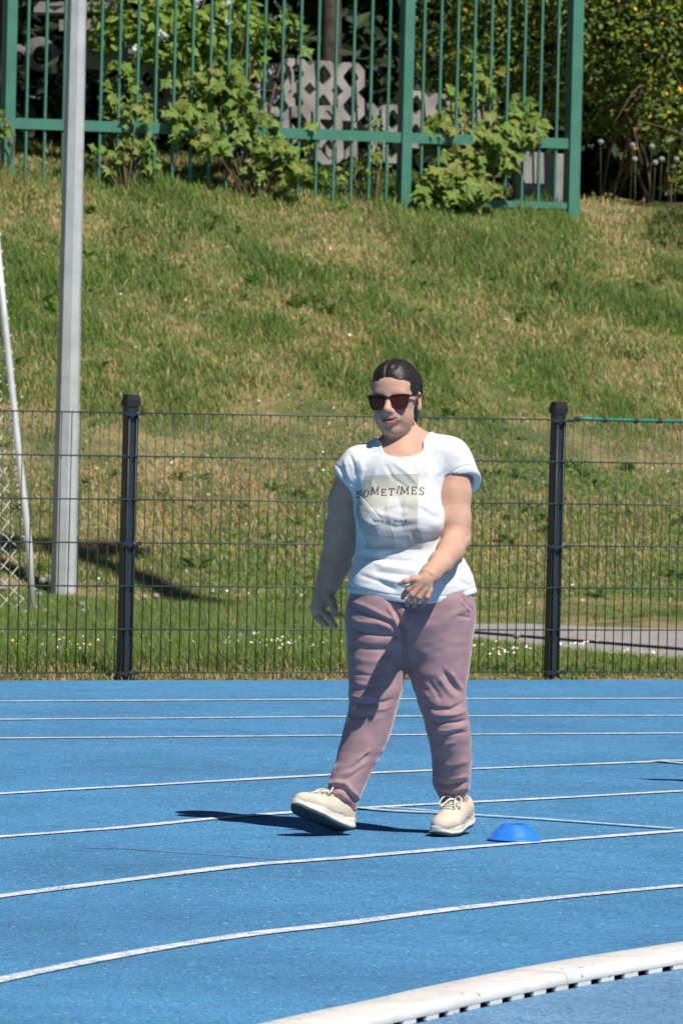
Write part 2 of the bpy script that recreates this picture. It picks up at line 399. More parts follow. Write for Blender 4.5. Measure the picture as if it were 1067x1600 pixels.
strips = MB().box((-.016, -.0262, .655), (.010, .004, 1.29)).box((.019, -.0262, .655), (.012, .004, 1.29)).mesh('cover_strip')
capm = MB().box((0, 0, 0), (.072, .062, .030)).box((0, 0, .028), (.070, .060, .028), taper=.86).mesh('cap')
clm = MB().box((0, -.047, 0), (.104, .006, .016)).box((-.05, -.034, 0), (.008, .03, .016)).box((.05, -.034, 0), (.008, .03, .016)).mesh('clamp')
scm = MB().lathe([(.0001, 0), (.007, 0), (.007, .004), (.0001, .006)], 8).mesh('bolt')
for pi in (-1, 0, 1, 2):
    po = obj('post', psm, M_post, fence, (pi*span, 0, 0), (0, random.uniform(-.004, .004), 0))
    obj('cover_strip', strips, M_post, po)
    obj('cap', capm, M_capm, po, (0, 0, 1.318))
    for z in (.036, .034+3*WS, .034+6*WS):
        c = obj('clamp', clm, M_post, po, (0, 0, z - .004)); b = obj('bolt', scm, M_clip, po, (.012, -.05, z), (R(90), 0, 0))
# green hose tied on the top wire of the right hand panel
M_hose = mat('green_hose', (.010, .16, .115), (.012, .19, .14), scale=40, rough=.4)
M_tie = mat('black_tie', (.01, .01, .01), rough=.6)
hx0 = span + .08
hose = empty('green_tube', fr0 + fd*hx0 + Vector((0, 0, 0)), fang); tag(hose, 'green plastic tube tied along top wire of right fence panel', 'tube')
pts = [(x, -.036 + .0*x, .034+6*WS + .008 - .004*math.sin(x*4) - .003*x) for x in np.linspace(0, 2.1, 22)]
MB().tube(pts, .0095, 8).build('tube', M_hose, hose, True)
for x in (.012, .165, .345, .48, .66, .83, 1.02, 1.3, 1.62, 1.9):
    z = .034+6*WS + .006 - .004*math.sin(x*4) - .003*x
    MB().tube([(x-.011, -.036, z), (x+.011, -.036, z)], .0122, 8).build('tie', M_tie, hose)

# ------------------------------------------------------------------ galvanised lamp pole
M_galv = mat('galvanised_steel', (.44, .47, .49), (.54, .57, .59), scale=9, detail=6, rough=.55, metallic=.12, specks=(120, .02, (.60, .62, .64)))
def ground_at(px, py):
    lo, hi = 38.0, 60.0; d = ray(px, py)
    for _ in range(50):
        m = (lo+hi)/2; t = m/d.y
        if CAMH + d.z*t > float(terrain(d.x*t, m)): lo = m
        else: hi = m
    t = lo/d.y; return Vector((d.x*t, lo, CAMH + d.z*t))
pb = ground_at(99.5, 927)
sc_p = F / pb.y
pole = empty('lamp_pole', (pb.x, pb.y, pb.z)); tag(pole, 'tall tapering octagonal galvanised steel lamp pole on the grass', 'pole')
MBp = MB(); H = 8.0
prof = [(.5*(40 - 10.5*z/3.5)/sc_p*1.02, z) for z in np.linspace(-.1, H, 20)]
MBp.lathe([(max(r, .028), z) for r, z in prof], 8)
o = MBp.build('shaft', M_galv, pole); o.rotation_euler = (0, 0, R(12))
MB().lathe([(.0, .10), (.05, .10), (.05, 0), (.03, -.02)], 8).build('top_cap', M_galv, pole, False, (0, 0, H))
MB().box((0, 0, .75), (.085, .01, .38)).build('hatch', M_galv, pole, False, (.0, .074, .0))
MB().tube([(0, 0, H-.1), (.0, -.4, H+.15), (0, -1.1, H+.2)], .03, 8).build('lamp_arm', M_galv, pole, True)
MB().box((0, -1.35, H+.2), (.26, .6, .1)).build('lamp_head', M_post, pole)

# ------------------------------------------------------------------ football goal with net at the left
M_alu = mat('bright_aluminium', (.80, .81, .82), (.70, .72, .74), scale=12, rough=.3, metallic=.35)
M_net = mat('off_white_net_cord', (.68, .66, .60), rough=.9)
gb = ground_at(53, 974); gt = P(-8, 340, gb.y + .35)
goal = empty('football_goal', gb); tag(goal, 'aluminium football goal frame with pale net at the left edge', 'goal')
tb = lambda name, pts, r: MB().tube([Vector(p) - gb for p in pts], r, 10).build(name, M_alu, goal, True)
kn = P(46, 850, gb.y + .02)
tb('rear_stay', [gb + Vector((0, 0, -.02)), kn, P(28, 690, gb.y+.12), P(8, 500, gb.y+.25), gt], .0195)
corner = gt + Vector((-1.1, -.55, .02)); tb('top_arm', [gt, corner], .03)
far_c = corner + Vector((-.9, 2.2, .0)); tb('crossbar', [corner, far_c], .045)
tb('front_post', [corner, Vector((corner.x, corner.y, float(terrain(corner.x, corner.y))))], .045)
tb('front_post', [far_c, Vector((far_c.x, far_c.y, float(terrain(far_c.x, far_c.y))))], .045)
# net: two families of cords on the side of the goal
nm = MB(); A0, A1 = gb, gt; B0 = Vector((corner.x, corner.y, 0)); B1 = corner
def netp(u, v): return (A0.lerp(A1, v)).lerp(B0.lerp(B1, v), u) + Vector((0, .05*math.sin(7*u+3*v), -.05*math.sin(math.pi*u)))
N = 24
for k in range(-12, N+10):
    for s in (1, -1):
        pts = []
        for j in range(13):
            u = j/12*.62; v = k/N + s*u*.62 + (0 if s > 0 else .0)
            if -0.01 <= v <= 1: pts.append(netp(u, max(v, 0.002)) - gb)
        if len(pts) > 1: nm.tube(pts, .0032, 4, False)
net = nm.build('net', M_net, goal)
lm = MB()
for k in range(1, N):
    c = netp(0, k/N) - gb; t = (A1-A0).normalized()
    lm.tube([c + Vector((.027*math.cos(a), .027*math.sin(a), .010*math.sin(a))) for a in np.linspace(0, 2*math.pi, 9)], .0026, 4, False)
lm.build('net_ties', M_net, goal)

# ------------------------------------------------------------------ floodlight mast just outside the frame, and an unseen hurdle added to throw a shadow in
M_hur = mat('shadow_hurdle_paint', (.75, .75, .74), (.65, .65, .64), scale=20, rough=.5)
ht_ = G(1012, 1219); hx, hy_ = ht_.x + .42*.70 + .02, ht_.y - .58*.70
hu = empty('shadow_hurdle', (hx, hy_, .0085)); tag(hu, 'added white hurdle, unseen beyond the right edge, throwing a shadow onto the track', 'hurdle')
for dx in (.06, .80):
    MB().box((dx, 0, .34), (.03, .03, .68)).build('upright', M_hur, hu); MB().box((dx, -.28, .0155), (.04, .62, .03)).build('foot', M_hur, hu)
MB().box((.43, -.019, .70), (.92, .02, .13)).build('crossbar', M_hur, hu)

S0_ = ground_at(505, 970); mh = 8.0; B_ = Vector((S0_.x + .42*mh, S0_.y - .58*mh, 0)); MH = 12.2
mast = empty('floodlight_mast', B_); tag(mast, 'tall steel floodlight mast standing beyond the right edge behind mesh fence', 'mast')
MB().tube([(0, 0, -.05), (0, 0, 4), (0, 0, 8), (0, 0, MH)], [.13, .12, .115, .105], 12).build('shaft', M_galv, mast, True)
MB().box((-.05, .05, MH), (.9, .08, .08), Matrix.Rotation(R(0), 3, 'Z')).build('crossarm', M_galv, mast)
for dx in (-.38, .0, .34): MB().box((dx, -.03, MH-.16), (.26, .16, .22)).build('floodlight', M_post, mast)
# ------------------------------------------------------------------ green steel fence on top of the bank
M_green = mat('green_fence_paint', (.055, .19, .14), (.075, .23, .17), scale=10, detail=6, rough=.5, spec=.4, lo=.3, hi=.8)
def gf(px, Ym=None):                        # ground point of the green fence line under a pixel column
    th = math.tan(R(30)); mid = P(629, 303, 53.3); d = ray(px, 260)
    # intersect vertical plane through mid with direction (1, th)
    t = (mid.y - th*mid.x)/(d.y - th*d.x); x, y = d.x*t, d.y*t
    return Vector((x, y, float(terrain(x, y))))
GA = math.atan(math.tan(R(30))); gdir = Vector((math.cos(GA), math.sin(GA), 0))
gm, gr_, gl_ = gf(631), gf(893), gf(11); RZ = 2.985; TOPZ = 4.55
GF = empty('steel_fence', gm, GA); tag(GF, 'tall green painted steel bar fence on top of the grass bank', 'fence')
def gx_of(p): return (p - gm).dot(gdir)
xr, xl = gx_of(gr_), gx_of(gl_)
xl2 = xl - 2.75
for xx in (xl2, xl, 0, xr):
    p = gm + gdir*xx; gz = float(terrain(p.x, p.y)); s_ = .086 if xx == xr else .076
    pm = obj('post', MB().box((0, 0, (TOPZ+.1+gz-.1)/2), (s_, s_, TOPZ+.1-gz+.1)).mesh('post'), M_green, GF, (xx, 0, -gm.z))
    MB().box((0, 0, TOPZ+.11), (s_+.008, s_+.008, .02)).build('post_cap', M_green, pm)
for a, b in ((xl2, xl), (xl, 0), (0, xr)):
    for z_, h_ in ((RZ, .072), (TOPZ, .06)):
        MB().box(((a+b)/2, 0, z_-gm.z), (b-a-.08, .042, h_)).build('rail', M_green, GF)
    n = int(round((b-a)/.138))
    zb_ = 2.50 if a == 0 else None
    for k in range(1, n):
        xx = a + (b-a)*k/n; p = gm + gdir*xx; z0 = (float(terrain(p.x, p.y))-.03) if zb_ is None else 2.545
        MB().box((xx, -.0, (z0+TOPZ)/2-gm.z), (.0165, .0165, TOPZ-z0), Matrix.Rotation(R(0), 3, 'Z')).build('bar', M_green, GF)
    if a == 0: MB().box(((a+b)/2, 0, 2.548-gm.z), (b-a-.08, .04, .045)).build('rail', M_green, GF)
# concrete slab leaning behind the short panel
M_conc = mat('grey_concrete', (.22, .205, .20), (.28, .265, .255), scale=7, detail=9, rough=.95, bump=.3, bscale=90)
M_concd = mat('weathered_concrete', (.17, .16, .15), (.30, .285, .27), scale=5, detail=9, rough=.95, bump=.3, bscale=90)
c0 = P(838, 318, 54.1)
sl_ = MB().box((0, 0, .19), (.42, .05, .40)); o = sl_.build('concrete_slab', M_conc, None, False, (c0.x+.02, c0.y+.06, c0.z-.03)); o.rotation_euler = (R(-4), R(1.5), GA)
bm_ = bmesh.new(); bm_.from_mesh(o.data); bmesh.ops.bevel(bm_, geom=bm_.edges[:], offset=.006, segments=1, affect='EDGES'); bm_.to_mesh(o.data); bm_.free()
tag(o, 'plain grey concrete slab standing behind bottom bars beside right green post', 'slab')

# ------------------------------------------------------------------ stacked lattice pavers behind the fence
def paver_mesh(nx_=3, nz_=2, c=.205, th=.08):
    v = []; f = []; h = c/2; r = .055
    key = {}
    def V_(x, y, z):
        k = (round(x, 4), round(y, 4), round(z, 4))
        if k not in key: key[k] = len(v); v.append(k)
        return key[k]
    cut_ = .047
    for i in range(nx_):
        for j in range(nz_):
            cx_, cz_ = (i-(nx_-1)/2)*c, j*c+h
            sq = [(-h+cut_, -h), (h-cut_, -h), (h, -h+cut_), (h, h-cut_), (h-cut_, h), (-h+cut_, h), (-h, h-cut_), (-h, -h+cut_)]
            di = [(-.008, -r-.014), (.008, -r-.014), (r, -.01), (r, .01), (.008, r+.014), (-.008, r+.014), (-r, .01), (-r, -.01)]
            for y_, rev in ((0, False), (th, True)):
                for k in range(8):
                    a = [sq[k], sq[(k+1) % 8], di[(k+1) % 8], di[k]]
                    a = [V_(cx_+p[0], y_, cz_+p[1]) for p in a]; f.append(tuple(reversed(a)) if rev else tuple(a))
            for ring, rev in ((sq, True), (di, False)):
                for k in range(8):
                    a, b = ring[k], ring[(k+1) % 8]
                    if ring is sq and k % 2 == 0 and ((k == 0 and j > 0) or (k == 2 and i < nx_-1) or (k == 4 and j < nz_-1) or (k == 6 and i > 0)): continue
                    qd = (V_(cx_+a[0], 0, cz_+a[1]), V_(cx_+a[0], th, cz_+a[1]), V_(cx_+b[0], th, cz_+b[1]), V_(cx_+b[0], 0, cz_+b[1]))
                    f.append(tuple(reversed(qd)) if rev else qd)
    return mesh('lattice_paver', v, f)
pvm = paver_mesh(); M_pav = mat('pale_paver_concrete', (.20, .18, .168), (.36, .33, .315), scale=4, detail=9, rough=.95, bump=.4, bscale=70)
for px, py, dY, ry, rx, lab in (
    (275, 196, .55, 3, -6, 'pale concrete lattice paver standing leftmost behind maple leaves'),
    (395, 190, .50, -2, -8, 'pale concrete lattice paver upright between the other two in upper row'),
    (505, 186, .45, 2, -7, 'pale concrete lattice paver with clear diamond holes, rightmost of upper row'),
    (470, 258, .30, -3, -5, 'concrete lattice paver in lower row just under the fence rail'),
    (570, 252, .55, 2, -5, 'dull concrete lattice paver at foot of pile near middle green post'),
    (690, 236, .60, 4, -9, 'tilted concrete lattice paver behind maple bush right of middle post')):
    b = gf(px); Yp = b.y + dY; p = P(px, py, Yp)
    o = obj('lattice_paver', pvm, M_pav, None, p, (R(rx), R(ry), GA*.6 + R(ry*2))); tag(o, lab, 'paver', 'lattice pavers piled behind the green fence')
# slabs and pipe ends at the upper left
for px0, px1, py, lab in ((120, 196, 99, 'bottom slab of the weathered stack at upper left'), (112, 214, 84, 'long weathered slab, second from bottom of stack at upper left'), (108, 190, 66, 'weathered slab in middle of stack behind lamp pole'),
                          (100, 184, 40, 'weathered slab near top of stack behind lamp pole'), (60, 180, 14, 'topmost weathered slab of stack at upper left edge')):
    a, b = P(px0, py, 53.0), P(px1, py, 53.2); L_ = (b-a).length
    o = MB().box((0, 0, 0), (L_, .35, .075)).build('stone_slab', M_concd, None, False, (a+b)/2); o.rotation_euler = (R(random.uniform(-2, 2)), R(random.uniform(-2, 2)), R(random.uniform(-4, 8)))
    tag(o, lab, 'slab', 'weathered slabs stacked behind the fence')
M_pipe = mat('dark_old_pipe', (.085, .08, .075), (.15, .14, .13), scale=8, rough=.95)
for px, py, r_, lab in ((28, 92, .095, 'old round pipe end at far left beside green post'), (66, 86, .115, 'old round pipe end between left green post and lamp pole')):
    p = P(px, py, 52.75)
    o = MB().lathe([(r_*.55, 0), (r_, 0), (r_, .5), (r_*.55, .5), (r_*.55, 0)], 20).build('pipe_end', M_pipe, None, True, p); o.rotation_euler = (R(-86), 0, R(6)); tag(o, lab, 'pipe', 'pipe ends behind the fence')
M_pv = mat('dirty_white_plastic', (.26, .29, .33), (.36, .38, .42), scale=12, rough=.4)
p = P(355, 243, gf(355).y-.05); o = MB().lathe([(.0, 0), (.02, 0), (.024, .02), (.024, .09), (.01, .12), (.01, .135), (0, .136)], 12).build('plastic_bottle', mat('pale_blue_plastic', (.12, .42, .55), (.3, .55, .65), scale=30, rough=.3), None, True, p); o.rotation_euler = (R(35), R(30), 0); tag(o, 'pale blue plastic bottle caught under maple leaves by fence rail', 'bottle')

# ------------------------------------------------------------------ leaves
def leaf_mat(name, c1, c2, tr=.3): return mat(name, c1, c2, scale=9, detail=3, rough=.55, spec=.3, transl=tr)
M_maple = leaf_mat('maple_leaf', (.15, .25, .04), (.23, .32, .075)); M_maple2 = leaf_mat('young_maple_leaf', (.27, .28, .07), (.22, .26, .055))
M_pear = leaf_mat('bright_green_leaf', (.21, .33, .045), (.28, .39, .08), .4); M_bark = mat('dark_bark', (.045, .035, .028), (.09, .075, .06), scale=12, detail=8, rough=.95, bump=.5, bscale=40)
M_twig = mat('brown_twig', (.16, .10, .06), (.10, .07, .045), scale=20, rough=.9)
def maple_leaf(seed):
    r_ = random.Random(seed); tips = [(-150, .42), (-112, .30), (-75, .82), (-52, .48), (-38, .62), (-18, .52), (0, 1.0), (18, .52), (38, .62), (52, .48), (75, .82), (112, .30), (150, .42)]
    v = [(0, 0, 0)]
    for a, l in tips:
        l *= r_.uniform(.9, 1.1); a = R(a + r_.uniform(-4, 4)); v.append((math.sin(a)*l*.5, math.cos(a)*l*.5+.12, -.16*l*l*r_.uniform(.4, 1.2)+.03*r_.uniform(-1, 1)))
    v.append((0, -.12, .01)); n = len(tips)
    f = [(0, i+1, i) for i in range(1, n)] + [(0, 1, n+1), (0, n+1, n)]
    return mesh('leaf', v, f)
MAP = [maple_leaf(i) for i in range(5)]
MAPm = []
for i, me in enumerate(MAP):
    a = me.copy(); a.materials.append(M_maple); MAPm.append(a); b = me.copy(); b.materials.append(M_maple2); MAPm.append(b)
def oval_leaf(w_=.3):
    v = [(0, 0, 0), (-w_*.7, .3, .05), (0, .3, 0), (w_*.7, .3, .05), (-w_*.8, .6, .03), (0, .6, -.03), (w_*.8, .6, .03), (0, 1, -.12)]
    return mesh('leaf', v, [(0, 2, 1), (0, 3, 2), (1, 2, 5, 4), (2, 3, 6, 5), (4, 5, 7), (5, 6, 7)])
OV = oval_leaf(); OV.materials.append(M_pear)
def place_leaf(me, p, size, root, up=.45, spread=.55):
    # leaf normal roughly towards the sun and the camera, tip hanging outwards
    nrm = Vector((random.gauss(.12, spread), -.75+random.gauss(0, spread*.7), up+random.gauss(.2, spread*.6))).normalized()
    tip = Vector((random.gauss(0, 1), random.gauss(-.2, .5), -1.0+random.gauss(0, .7))); tip = (tip - nrm*tip.dot(nrm)).normalized(); sx = tip.cross(nrm)
    M = Matrix(((sx.x, tip.x, nrm.x, p.x), (sx.y, tip.y, nrm.y, p.y), (sx.z, tip.z, nrm.z, p.z), (0, 0, 0, 1))) @ Matrix.Scale(size, 4)
    o = bpy.data.objects.new('leaf', me); col.objects.link(o); o.parent = root; o.matrix_local = M; return o
def leaf_cloud(name, centers, radii, n, size, mat_, parent, off, seed, flat=.5, shape='diamond', tints=None, shell=.55):
    r_ = np.random.default_rng(seed); C = np.array(centers, float); Rr = np.array(radii, float); wgt = Rr.prod(1)**(.8); k = r_.choice(len(C), n, p=wgt/wgt.sum())
    d = r_.normal(size=(n, 3)); d /= np.linalg.norm(d, axis=1, keepdims=True); rad = r_.random(n)**(1/3)*(1-shell)+shell*r_.random(n)**.25
    p = C[k] + d*Rr[k]*rad[:, None]
    nr = d*.6 + r_.normal(size=(n, 3))*.6 + np.array((.2, -.3, flat)); nr /= np.linalg.norm(nr, axis=1, keepdims=True)
    t = np.cross(nr, r_.normal(size=(n, 3))); t /= np.linalg.norm(t, axis=1, keepdims=True); s = np.cross(nr, t)
    sz = size*r_.uniform(.6, 1.35, n)[:, None]
    V = np.stack([p-t*sz*.5, p+s*sz*.26+nr*sz*.05, p+t*sz*.5-nr*sz*.06, p-s*sz*.26+nr*sz*.05], 1).reshape(-1, 3) - np.array(off)
    Fc = np.arange(n*4).reshape(n, 4)
    base = np.ones((n, 3)) if tints is None else np.array(tints)[r_.integers(0, len(tints), n)]
    base = base*r_.uniform(.75, 1.2, n)[:, None]
    return obj(name, np_mesh(name, V, Fc, False, base.repeat(4, 0)), mat_, parent)
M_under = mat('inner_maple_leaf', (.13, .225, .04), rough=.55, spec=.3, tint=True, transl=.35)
def bush(name, label, cat, base_px, clusters, meshes, size, young=.3, group=None, depth=0.0):
    b = gf(base_px[0]); b = Vector((b.x, b.y+depth-.1, float(terrain(b.x, b.y+depth-.1)))); root = empty(name, b); tag(root, label, cat, group)
    for cx_, cy_, rx_, ry_, n, dy in clusters:
        fy = gf(cx_).y; hub = P(cx_, cy_, fy+dy) - b
        st = Vector((hub.x*.15, 0, 0)); mid = st.lerp(hub, .55)+Vector((random.uniform(-.08, .08), random.uniform(-.05, .05), .06))
        MB().tube(resample([st, mid, hub], .08), .007, 5).build('stem', M_twig, root, True)
        for _ in range(n):
            a = random.uniform(0, 6.283); rr = math.sqrt(random.random()); px = cx_+rx_*rr*math.cos(a); py = cy_+ry_*rr*math.sin(a)
            p = P(px, py, fy+dy+random.uniform(-.16, .13)) - b
            me = meshes[(2*random.randrange(5) + (1 if random.random() < young else 0))] if len(meshes) > 1 else meshes[0]
            place_leaf(me, p, size*random.uniform(.6, 1.25), root)
    cs = [tuple(P(c[0], c[1], gf(c[0]).y+c[5]+.08)) for c in clusters]; rd_ = [(c[2]/225*.8, .16, c[3]/225*.8) for c in clusters]
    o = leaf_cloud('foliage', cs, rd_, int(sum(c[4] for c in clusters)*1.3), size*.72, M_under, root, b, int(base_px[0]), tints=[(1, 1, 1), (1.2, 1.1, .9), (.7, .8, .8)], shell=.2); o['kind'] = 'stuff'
    return root
bush('maple_sapling', 'maple sapling pushing big green leaves through right end of green fence', 'sapling', (730, 320),
     [(690, 288, 48, 34, 46, -.16), (720, 265, 40, 40, 40, -.10), (765, 235, 42, 36, 40, -.05), (795, 205, 46, 34, 40, -.02), (740, 160, 46, 52, 36, .10), (745, 105, 36, 26, 16, .16), (690, 205, 36, 40, 22, .10), (820, 165, 30, 24, 14, .05), (830, 190, 26, 18, 14, -.02), (735, 300, 50, 20, 22, -.2)], MAPm, .175, .35)
bush('maple_sapling', 'broad maple sapling growing through left and middle bays of green fence', 'sapling', (400, 285),
     [(430, 250, 52, 30, 46, -.15), (405, 205, 42, 34, 34, -.08), (300, 190, 46, 34, 40, -.05), (355, 185, 36, 40, 32, 0), (345, 130, 40, 46, 40, .05), (390, 80, 36, 44, 26, .12), (455, 50, 34, 40, 16, .2), (300, 140, 40, 36, 26, .08), (375, 150, 30, 40, 20, .02), (330, 225, 40, 22, 20, -.1), (460, 268, 36, 18, 18, -.2), (480, 210, 24, 26, 8, .15)], MAPm, .155, .2)
bush('maple_sapling', 'shaded maple sapling beside lamp pole hanging over the fence rail', 'sapling', (200, 270),
     [(195, 165, 38, 40, 40, .05), (205, 215, 42, 32, 40, .0), (225, 175, 26, 40, 20, .1), (185, 120, 28, 30, 16, .1), (165, 245, 26, 22, 14, .05), (225, 245, 24, 24, 14, -.02)], MAPm, .125, .12)
bush('maple_sapling', 'small maple seedling at foot of fence left of middle post', 'sapling', (585, 280),
     [(588, 255, 18, 26, 14, -.02), (560, 260, 24, 22, 12, .1), (520, 270, 20, 14, 8, .05), (590, 200, 12, 30, 6, .2)], MAPm, .095, .2)
bush('maple_sapling', 'low dark leafy seedling at left edge below green rail', 'sapling', (8, 250),
     [(6, 185, 12, 16, 10, -.12), (8, 205, 14, 14, 8, -.1), (-10, 200, 20, 30, 14, -.1)], MAPm, .07, .1)

# ------------------------------------------------------------------ blossoming tree reaching in from above, tree trunks and crowns
def limb_tree(name, label, base, trunk_pts, r0, limbs, crowns, n, size, mat_, tints, seed, cat='tree'):
    root = empty(name, base); tag(root, label, cat); mb = MB(); pts = resample([Vector(p)-Vector(base) for p in trunk_pts], .25); m = len(pts)
    mb.tube(pts, [r0*(1-.75*i/(m-1)) for i in range(m)], 10); mb.build('trunk', M_bark, root, True)
    for a, b, r_ in limbs:
        a = Vector(a)-Vector(base); b = Vector(b)-Vector(base); mid = a.lerp(b, .5)+Vector((random.uniform(-.2, .2), random.uniform(-.2, .2), .15)); q_ = resample([a, mid, b], .15)
        MB().tube(q_, [r_*(1-.8*i/(len(q_)-1)) for i in range(len(q_))], 6).build('limb', M_bark, root, True)
    c = leaf_cloud('crown', [x[:3] for x in crowns], [x[3:] for x in crowns], n, size, mat_, root, base, seed, tints=tints); c['kind'] = 'stuff'
    return root
M_crown = mat('crown_leaf', (.085, .14, .028), rough=.6, spec=.25, tint=True, transl=.3)
M_dark = mat('evergreen_leaf', (.022, .040, .014), rough=.6, spec=.25, tint=True, transl=.15)
TN = [(1, 1, 1), (1.3, 1.2, .9), (.75, .85, .9)]
b = P(512, 92, 55.3); b = Vector((b.x, b.y, float(terrain(b.x, b.y))))
limb_tree('leafy_tree', 'dark trunked leafy tree rising behind the lattice pavers', b, [b, b+Vector((.02, .0, 1.2)), b+Vector((-.1, 0, 2.6)), b+Vector((.1, -.2, 5.2))], .085,
    [(b+Vector((0, 0, 2.2)), b+Vector((-1.6, -1.0, 3.6)), .05), (b+Vector((0, 0, 2.6)), b+Vector((1.3, -.6, 4.2)), .045), (b+Vector((-.05, 0, 3)), b+Vector((-.6, .8, 4.6)), .04)],
    [(b.x-1.5, b.y-1.2, b.z+3.7, 1.25, 1.0, .8), (b.x-.3, b.y-.6, b.z+4.3, 1.1, 1.0, .8), (b.x+.9, b.y-.3, b.z+4.6, .9, .9, .8), (b.x-.4, b.y, b.z+5.6, 1.4, 1.2, .9), (b.x-2.4, b.y-.4, b.z+4.4, 1.0, 1.0, .9)], 9000, .11, M_crown, TN, 61)
b = P(60, 60, 55.6); b = Vector((b.x-.4, b.y, float(terrain(b.x, b.y))))
limb_tree('leafy_tree', 'broad leafy tree shading the stacked slabs at upper left', b, [b, b+Vector((.1, 0, 1.5)), b+Vector((-.1, -.1, 3.2)), b+Vector((.2, -.3, 5.6))], .12,
    [(b+Vector((0, 0, 2.4)), b+Vector((1.2, -1.6, 3.4)), .06), (b+Vector((0, 0, 2.8)), b+Vector((-1.3, -1.2, 3.8)), .055)],
    [(b.x+.6, b.y-2.2, b.z+2.7, 1.3, 1.1, .75), (b.x-1.0, b.y-1.9, b.z+3.0, 1.2, 1.1, .8), (b.x+.2, b.y-.6, b.z+4.2, 1.6, 1.4, 1.1), (b.x+1.2, b.y-.6, b.z+3.7, 1.0, 1.0, .8), (b.x-1.6, b.y, b.z+4.6, 1.4, 1.3, 1.2)], 8500, .12, M_crown, TN, 62)
# blossoming branch: separate small tree left of centre, its lower sprays in view
b = gf(330); b = Vector((b.x+.1, b.y+1.1, float(terrain(b.x+.1, b.y+1.1))))
pear = empty('blossoming_tree', b); tag(pear, 'bright green young tree with white blossom hanging in from the top', 'tree')
MB().tube([p-b for p in resample([b, b+Vector((-.05, -.1, 1.1)), P(350, -60, b.y-.5)], .15)], .028, 8).build('trunk', M_bark, pear, True)
SPR = [(175, 14, 30, 26, 30, -.75), (215, 42, 44, 36, 52, -.85), (255, 20, 42, 32, 48, -.8), (300, 42, 48, 36, 56, -.85), (335, 80, 36, 34, 34, -.8), (365, 25, 44, 36, 48, -.75), (250, 76, 38, 24, 28, -.9), (398, 45, 24, 34, 20, -.7), (168, 60, 16, 18, 10, -.75), (290, 95, 40, 24, 22, -.8)]
for cx_, cy_, rx_, ry_, n, dy in SPR:
    hub = P(cx_, cy_, b.y+dy)-b; s0 = P(350, -60, b.y-.5)-b
    q_ = resample([s0, s0.lerp(hub, .5)+Vector((0, 0, .08)), hub, hub+Vector((random.uniform(-.1, .1), 0, -.09))], .06); MB().tube(q_, .006, 5).build('twig', M_twig, pear, True)
    for _ in range(n):
        a = random.uniform(0, 6.283); rr = math.sqrt(random.random()); p = P(cx_+rx_*rr*math.cos(a), cy_+ry_*rr*math.sin(a), b.y+dy+random.uniform(-.2, .2))-b
        place_leaf(OV, p, random.uniform(.075, .125), pear, .4, .8)
M_blos = mat('white_petal', (.80, .79, .76), rough=.7, transl=.2)
fl = MB()
for k in range(5):
    a = 2*math.pi*k/5; c = Vector((math.cos(a)*.011, math.sin(a)*.011, .002)); n0 = len(fl.v)
    fl.v += [Vector((0, 0, 0))] + [c+Vector((math.cos(a+t)*.009, math.sin(a+t)*.009, .003)) for t in (-1.2, 0, 1.2)]; fl.f.append((n0, n0+1, n0+2, n0+3))
flm = fl.mesh('blossom'); flm.materials.append(M_blos)
for cx_, cy_, n in ((252, 54, 7), (258, 60, 4), (310, 3, 5), (333, 48, 4), (357, 4, 4), (356, 33, 4), (208, 78, 4), (222, 82, 3)):
    for _ in range(n):
        p = P(cx_+random.uniform(-6, 6), cy_+random.uniform(-6, 6), b.y-1.08+random.uniform(-.04, .04))-b
        o = bpy.data.objects.new('blossom', flm); col.objects.link(o); o.parent = pear; o.location = p; o.rotation_euler = (R(60+random.uniform(-40, 40)), R(random.uniform(-40, 40)), random.random()*6)
pc_ = [tuple(P(x, y, b.y+d)) for x, y, d in ((90, -70, -.5), (130, -110, -.5), (60, -130, -.7), (150, -190, -.4), (330, -190, .3), (420, -170, .3), (250, -200, .2))]
o = leaf_cloud('crown', pc_, [(.38, .45, .30)]*len(pc_), 2200, .095, mat('bright_crown_leaf', (.17, .27, .04), rough=.55, spec=.3, tint=True, transl=.35), pear, b, 66, tints=TN); o['kind'] = 'stuff'
sp_ = [tuple(P(x, y, b.y+d)) for x, y, rx_, ry_, n, d in SPR]
o = leaf_cloud('foliage', sp_, [(.17, .2, .13)]*len(sp_), 750, .085, mat('bright_spray_leaf', (.22, .33, .05), rough=.55, spec=.3, tint=True, transl=.4), pear, b, 67, tints=TN, shell=.2); o['kind'] = 'stuff'
# bare tendril
MB().tube([P(x, y, gf(x).y-.08)-b for x, y in ((372, 20), (378, 45), (381, 60), (376, 85), (380, 112), (390, 128), (405, 140), (425, 142), (440, 132), (448, 124))], .004, 5).build('twig', M_twig, pear, True)

